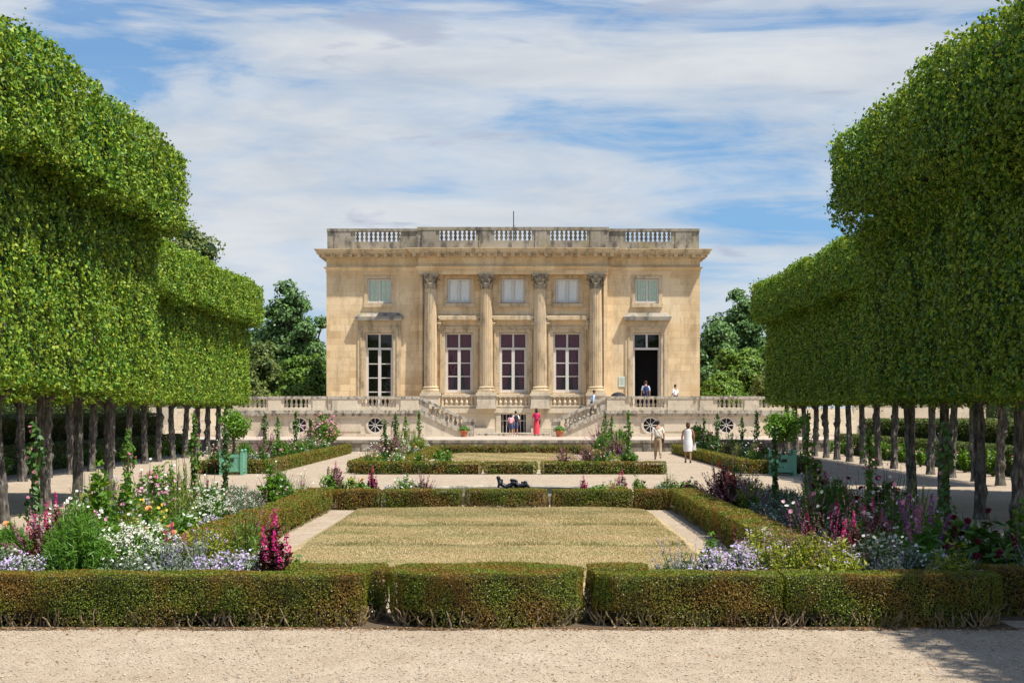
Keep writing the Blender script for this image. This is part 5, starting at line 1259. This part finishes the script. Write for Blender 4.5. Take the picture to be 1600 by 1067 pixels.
# vines on poles
def vine_mesh(seed, h, mt):
    rg = np.random.default_rng(seed); n = int(330 * h / 2)
    z = rg.uniform(.15, 1, n) * h; w = .11 * (1.1 - .5 * z / h) * (1 + .6 * np.sin(z * 7 + seed)); a = rg.uniform(0, 2 * PI, n)
    p = np.stack([np.cos(a) * w * rg.uniform(.2, 1.3, n), np.sin(a) * w * rg.uniform(.2, 1.3, n), z], 1)
    V, Q = kites(rg, p, np.stack([np.cos(a), np.sin(a), .4 + 0 * a], 1) + rg.normal(0, .5, (n, 3)), rg.uniform(.05, .11, n), .7)
    return np_mesh('foliage', V, Q)
VM = [vine_mesh(700 + i, 2.05, None) for i in range(4)]
fr_ = []
for i in range(2):
    rg = np.random.default_rng(720 + i); c = np.stack([rg.normal(0, .06, 9), rg.normal(-.07, .04, 9), rg.uniform(.6, 2, 9)], 1)
    fr_.append(np_mesh('flowers', *petals(rg, c, rg.normal(0, .4, c.shape) + [0, -.8, .4], .06, 8, 3, .6, .1)))
VP = [(55, -6.35, 'beside the left edge, before the first trunk'), (200, -6.05, 'beside the tall leafy plant on the left'), (304, -5.8, 'behind the straw-green stems on the left'), (352, -5.9, 'in front of the left green planter'),
      (1477, 6.2, 'before the thick trunk at the right'), (1358, 6.0, 'in the middle of the right side bed'), (1262, 6.0, 'right of the right green planter'), (1211, 5.8, 'directly before the right green planter'),
      (1121, 8.75, 'right of the woman in white'), (1159, 9.6, 'below the right outer round window'), (1182, 9.8, 'left of the right citrus tree'), (1100, 9.0, 'nearest the terracotta trough'),
      (414, -9.8, 'below the far left round window'), (434, -9.7, 'second right of the left citrus tree'), (462, -9.5, 'in front of the left outer round window'), (485, -9.2, 'left of the coral oleander'),
      (946, 4.6, 'at the far end of the right far bed'), (956, 4.5, 'below the right terrace pedestal'), (982, 4.6, 'at the near end of the right far bed'), (601, -4.6, 'at the near end of the left far bed'), (618, -4.6, 'in the middle of the left far bed'), (634, -4.6, 'second from the far end of the left far bed'), (655, -4.6, 'at the far end of the left far bed')]
for i, (px_, X, where) in enumerate(VP):
    Y = (X - CAMX) * F / (px_ - 811)
    near = Y < 45
    r = empty('climbing_plant', (X, Y, .015), 'climbing vine on a thin pole ' + where, 'climber', 'climbing vines on poles in the flower beds', i * 1.3)
    MB().tube([(0, 0, 0), (.01, 0, 2.12)], .014, 6).tube([(.06, .02, 0), (.03, .03, 1.5)], .010, 5).build('pole', M['wood'], r)
    link('foliage', VM[i % 4], M['g_dark' if (X > 0 or i % 3 == 0) else 'g_mid'], r)
    if near: link('flowers', fr_[i % 2], M['f_pink' if X < 0 else 'f_maroon'], r)
    r.scale = (1.0 if near else 1.25, 1.0 if near else 1.25, (1.0, .93, 1.04, .88)[i % 4])

# ------------------------------------------------------------------ terracotta pots
potm = MB().lathe([(.14, 0), (.20, .26), (.235, .27), (.235, .34), (.20, .345), (.19, .30), (.001, .29)], 0, 0, 20, cap=False).mesh('pot', True)
rg = np.random.default_rng(31); n = 320; dd = unit(rg.normal(0, 1, (n, 3))); dd[:, 2] = np.abs(dd[:, 2])
potl = np_mesh('plant', *kites(rg, dd * rg.uniform(.08, .34, (n, 1)) * [1, 1, .9] + [0, 0, .31], dd + rg.normal(0, .5, (n, 3)), rg.uniform(.07, .12, n), .5))
for px_, Y, z, s, lab, tr_ in ((521, 93.2, .62, 1.1, 'terracotta pot with a low plant beside the coral oleander', 0), (725, 103.6, .6, 1.15, 'terracotta pot of greenery at the foot of the left stairs', 0), (874, 103.6, .6, 1.15, 'terracotta pot of greenery at the foot of the right stairs', 0), (1087, 93.2, .62, 1.3, 'terracotta pot on the retaining wall right of the woman in white', 0)):
    r = empty('terracotta_pot', (pX(px_, Y), Y, z), lab, 'pot', 'terracotta pots along the courtyard'); r.scale = (s, s, s)
    p = link('pot', potm, M['terracotta'], r); l = link('plant', potl, M['g_mid'], r)

# ------------------------------------------------------------------ people
for nm, col in (('skin_tone', (0.52, 0.30, 0.20)), ('skin_tan', (0.36, 0.19, 0.12)), ('hair_dark', (0.02, 0.013, 0.01)), ('hair_brown', (0.07, 0.03, 0.018)), ('hair_grey', (0.18, 0.16, 0.15)), ('cloth_cream', (0.78, 0.72, 0.62)), ('cloth_white', (0.85, 0.83, 0.82)), ('cloth_khaki', (0.40, 0.29, 0.18)), ('cloth_red', (0.70, 0.025, 0.05)),
                ('cloth_scarlet', (0.70, 0.07, 0.10)), ('cloth_magenta', (0.45, 0.015, 0.10)), ('cloth_pink', (0.80, 0.38, 0.42)), ('cloth_denim', (0.06, 0.09, 0.22)), ('cloth_blue', (0.50, 0.62, 0.80)), ('cloth_navy', (0.03, 0.035, 0.10)), ('cloth_black', (0.015, 0.015, 0.018)), ('eye_white', (0.75, 0.73, 0.70)), ('lip', (0.40, 0.12, 0.10))):
    M[nm] = plain(nm, col, .75, var=.08, nscale=12, bump=.15)
def person(X, Y, Z, h, rz, label, o, pose=(0, 0, 0), arms=(.1, .1), lean=0.0, build=1.0):
    """pose: stride of each foot and of the step; o: clothing description"""
    r = empty('person', (X, Y, Z), label, 'person', None, rz); k = h / 1.75; r.scale = (k, k, k)
    V = []; E = []; Rd = []
    def add(v, rad, p=None):
        x, y, z = v; y = y + lean * max(0, z - .95)
        V.append((x, y, z)); Rd.append(rad if hasattr(rad, '__len__') else (rad, rad))
        if p is not None: E.append((p, len(V) - 1))
        return len(V) - 1
    b = build
    pel = add((0, 0, .95), (.145 * b, .105 * b)); sp = add((0, .005, 1.14), (.125 * b, .10 * b), pel); ch = add((0, .0, 1.33), (.145 * b, .105 * b), sp)
    nk = add((0, -.01, 1.475), (.062, .058), ch); hd0 = add((0, .012, 1.555), (.058, .062), nk); hd1 = add((0, .02, 1.64), (.078, .092), hd0); hd2 = add((0, .012, 1.715), (.062, .075), hd1)
    nose = add((0, .122, 1.625), (.012, .014), hd1)
    J = {}
    for s, nm in ((-1, 'l'), (1, 'r')):
        ar = arms[0] if s < 0 else arms[1]
        sh = add((s * .175 * b, -.005, 1.41), .058, ch); el = add((s * .235 * b, -.02 + .10 * ar, 1.14), .042, sh); wr = add((s * .25 * b, .06 + .42 * ar, .90 + .12 * abs(ar)), .028, el)
        pa = add((s * .255 * b, .09 + .55 * ar, .83 + .13 * abs(ar)), (.036, .022), wr); J[nm] = (sh, el, wr, pa)
        for q, (fy, fl) in enumerate(((.028, .07), (.009, .08), (-.010, .075), (-.028, .06))):
            f1 = add((s * .255 * b, .10 + .57 * ar + fy, .79 + .13 * abs(ar)), .010, pa); add((s * .245 * b, .115 + .57 * ar + fy * 1.1, .79 + .13 * abs(ar) - fl * .85), .008, f1)
        t1 = add((s * .235 * b, .13 + .55 * ar, .81 + .13 * abs(ar)), .011, pa); add((s * .225 * b, .15 + .55 * ar, .775 + .13 * abs(ar)), .009, t1)
        st = pose[0] if s < 0 else pose[1]
        hp = add((s * .085, 0, .88), .088 * b, pel); kn = add((s * .095, .03 + st * .5 + .05 * abs(st), .50), .058, hp); an = add((s * .10, st, .09 + (.10 if st < -.1 else 0)), .040, kn); to = add((s * .115, st + .13, .035 + (.03 if st < -.1 else 0)), (.036, .028), an)
        J[nm + 'leg'] = (hp, kn, an, to)
    skin('body', V, E, Rd, M[o['skin']], r, pel, 2)
    def sub(name, chain, mat, grow, rootv):
        """clothing: a skin over the listed joints"""
        ids = []; ed = []; rad = []
        for c in chain:
            for i, (v, f) in enumerate(c):
                if v not in ids: ids.append(v); rad.append((Rd[v][0] * f + grow, Rd[v][1] * f + grow))
                if i: ed.append((ids.index(c[i - 1][0]), ids.index(v)))
        return skin(name, [V[i] for i in ids], ed, rad, M[mat], r, ids.index(rootv), 2)
    L, R_ = J['l'], J['r']; Ll, Rl = J['lleg'], J['rleg']
    if 'top' in o:
        sl = o.get('sleeve', 1)
        ch_ = [[(pel, 1.22), (sp, 1.12), (ch, 1.0)]]
        for A in (L, R_):
            c = [(ch, 1), (A[0], 1.05)]
            if sl >= 1: c.append((A[1], .95))
            if sl >= 2: c.append((A[2], .9))
            ch_.append(c)
        sub('shirt', ch_, o['top'], .016, pel)
    if 'legs' in o:
        n_ = 3 if o.get('long', True) else 2
        sub('trousers' if n_ == 3 else 'shorts', [[(sp, .98), (pel, 1.05), (Ll[0], 1.18)] + [(v, 1.2) for v in Ll[1:n_]], [(pel, 1.05), (Rl[0], 1.18)] + [(v, 1.2) for v in Rl[1:n_]]], o['legs'], .014, pel)
    if 'skirt' in o:
        m_ = MB(); prof = o['skirt'][1]; n0 = 0
        m_.lathe(prof, 0, 0, 28, lambda rr_, z, a: rr_ * (1 - .28 * abs(math.sin(a))) * (1 + .05 * math.sin(a * 7) * max(0, .95 - z)))
        m_.v = [(x, y + lean * max(0, z - .95), z) for x, y, z in m_.v]; m_.build('dress', M[o['skirt'][0]], r, True)
    hm = MB(); fc = V[hd1]
    hl = o.get('hairlen', 0)
    hm.sphere((0, fc[1] - .016, 1.665), .1, 14, 9, (.86, 1.0, 1.0))
    n0 = len(hm.v); hm.v = [(x, y if z > 1.66 or y < fc[1] + .02 else min(y, fc[1] + .02), z) for x, y, z in hm.v]
    if hl: hm.lathe([(.04, 1.66), (.085, 1.62), (.09, 1.62 - hl * .6), (.06, 1.62 - hl)], 0, fc[1] - .05, 14)
    hm.build('hair', M[o['hair']], r, True)
    ey = MB()
    for s in (-1, 1): ey.sphere((s * .032, fc[1] + .082, 1.645), .012, 8, 6)
    ey.build('eyes', M['eye_white'], r, True); MB().cbox(0, fc[1] + .085, 1.575, .045, .012, .012).build('mouth', M['lip'], r)
    er = MB()
    for s in (-1, 1): er.sphere((s * .084, fc[1] - .005, 1.63), .03, 8, 6, (.35, .7, 1))
    er.build('ears', M[o['skin']], r, True)
    shs = MB()
    for A in (Ll, Rl):
        x, y, z = V[A[2]]; shs.sphere((x * 1.05, y + .055, max(.045, z - .05)), .06, 12, 8, (.75, 2.2, .75))
    shs.build('shoes', M[o.get('shoe', 'cloth_black')], r, True)
    if 'pack' in o:
        pk = MB(); pk.sphere((0, -.20, 1.22), .19, 14, 10, (.85, .55, 1.25)).sphere((0, -.27, 1.10), .12, 10, 8, (.95, .5, .8)); pk.v = [(x, y + lean * .27, z) for x, y, z in pk.v]
        pk.build('backpack', M[o['pack']], r, True)
        sp_ = MB()
        for s in (-1, 1): sp_.tube([(s * .10, -.14, 1.40), (s * .115, -.03, 1.475), (s * .12, .12, 1.38), (s * .13, .12, 1.2), (s * .13, -.06, 1.06)], .016, 6)
        sp_.build('straps', M[o['pack']], r, True)
    if 'sling' in o:
        q = MB(); q.tube([(-.13, -.05, 1.475), (-.06, -.165, 1.33), (.06, -.155, 1.16), (.17, -.10, 1.0), (.2, -.02, .95)], .012, 6).tube([(-.13, -.05, 1.475), (-.08, .14, 1.3), (.1, .14, 1.1), (.2, .02, .95)], .012, 6); q.build('bag_strap', M['cloth_black'], r, True)
        q = MB(); q.box(.17, .25, -.09, .11, .76, .95); q.build('shoulder_bag', M['cloth_black'], r)
    if 'handbag' in o:
        q = MB(); q.prism_y([(.22, .55), (.36, .55), (.34, .76), (.24, .76)], -.02, .14).tube([(.25, .06, .76), (.27, .06, .86), (.31, .06, .86), (.33, .06, .76)], .01, 5); q.build('handbag', M[o['handbag']], r)
    return r
x, y = P(1028, 718); person(x, y, 0, 1.74, 0, 'man in cream shirt and khaki trousers walking away with a black shoulder bag', dict(skin='skin_tone', hair='hair_dark', top='cloth_cream', legs='cloth_khaki', sling=1, shoe='cloth_khaki'), (.16, -.22), (-.15, .1), .02, 1.12)
x, y = P(1075, 723); person(x, y, 0, 1.70, -.06, 'woman in a white sleeveless dress walking away with a small white bag', dict(skin='skin_tan', hair='hair_brown', hairlen=.10, skirt=('cloth_white', [(.07, 1.47), (.165, 1.43), (.185, 1.33), (.165, 1.13), (.195, .95), (.205, .75), (.185, .50), (.06, .49)]), handbag='cloth_white'), (.05, -.10), (.1, .05), 0, 1.08)
person(1.46, 106.8, .6, 1.72, .1, 'woman in a long red outfit with a red backpack near the right stairs', dict(skin='skin_tone', hair='hair_dark', hairlen=.2, top='cloth_red', sleeve=1, skirt=('cloth_scarlet', [(.10, 1.05), (.17, 1.0), (.20, .85), (.21, .5), (.2, .12), (.1, .11)]), pack='cloth_magenta', sling=1), (.04, -.06), (.25, .2), .06)
person(-.12, 106.6, .6, 1.38, 0, 'girl in a pink top and denim shorts beside the barred window', dict(skin='skin_tone', hair='hair_dark', hairlen=.22, top='cloth_pink', legs='cloth_denim', long=False, pack='cloth_pink', shoe='cloth_white'), (.03, -.05), (.1, .1))
person(.18, 106.9, .6, 1.56, .15, 'person in white shirt and denim shorts, black backpack, beside girl in pink', dict(skin='skin_tan', hair='hair_dark', top='cloth_white', legs='cloth_denim', long=False, pack='cloth_black', shoe='cloth_white'), (.05, -.04), (.15, .1), .08)
person(4.85, 106.1, 1.72, 1.72, -1.3, 'person in light blue shirt and dark trousers climbing the top of the right stairs', dict(skin='skin_tan', hair='hair_dark', top='cloth_blue', sleeve=2, legs='cloth_navy'), (.12, -.14), (.2, -.1), .22)
person(8.42, 109.6, 2.2, 1.86, .05, 'person with a navy backpack standing in front of the open palace door', dict(skin='skin_tone', hair='hair_brown', top='cloth_blue', legs='cloth_navy', pack='cloth_navy'), (.03, -.03), (.1, .1), .03)
person(10.25, 109.2, 2.2, 1.62, .6, 'person in a white shirt standing on the terrace right of the palace door', dict(skin='skin_tan', hair='hair_dark', top='cloth_white', legs='cloth_navy'), (.03, -.03), (.1, .05), 0)
# black domed umbrella resting on the terrace
r = empty('umbrella', (6.55, 107.6, 2.2), 'black domed umbrella standing open on the terrace left of the palace door', 'umbrella')
um = MB()
pr = [(.46 * math.sin(t * PI / 2 / 8), 1.12 - .34 + .34 * math.cos(t * PI / 2 / 8)) for t in range(9)]
pr[0] = (.001, pr[0][1]); um.lathe(pr, 0, 0, 16, lambda r_, z, a: r_ * (1 + .04 * math.cos(8 * a)), cap=False); um.build('canopy', M['cloth_black'], r, True)
MB().tube([(0, 0, 0), (0, 0, 1.16)], .012, 6).build('shaft', M['iron'], r)
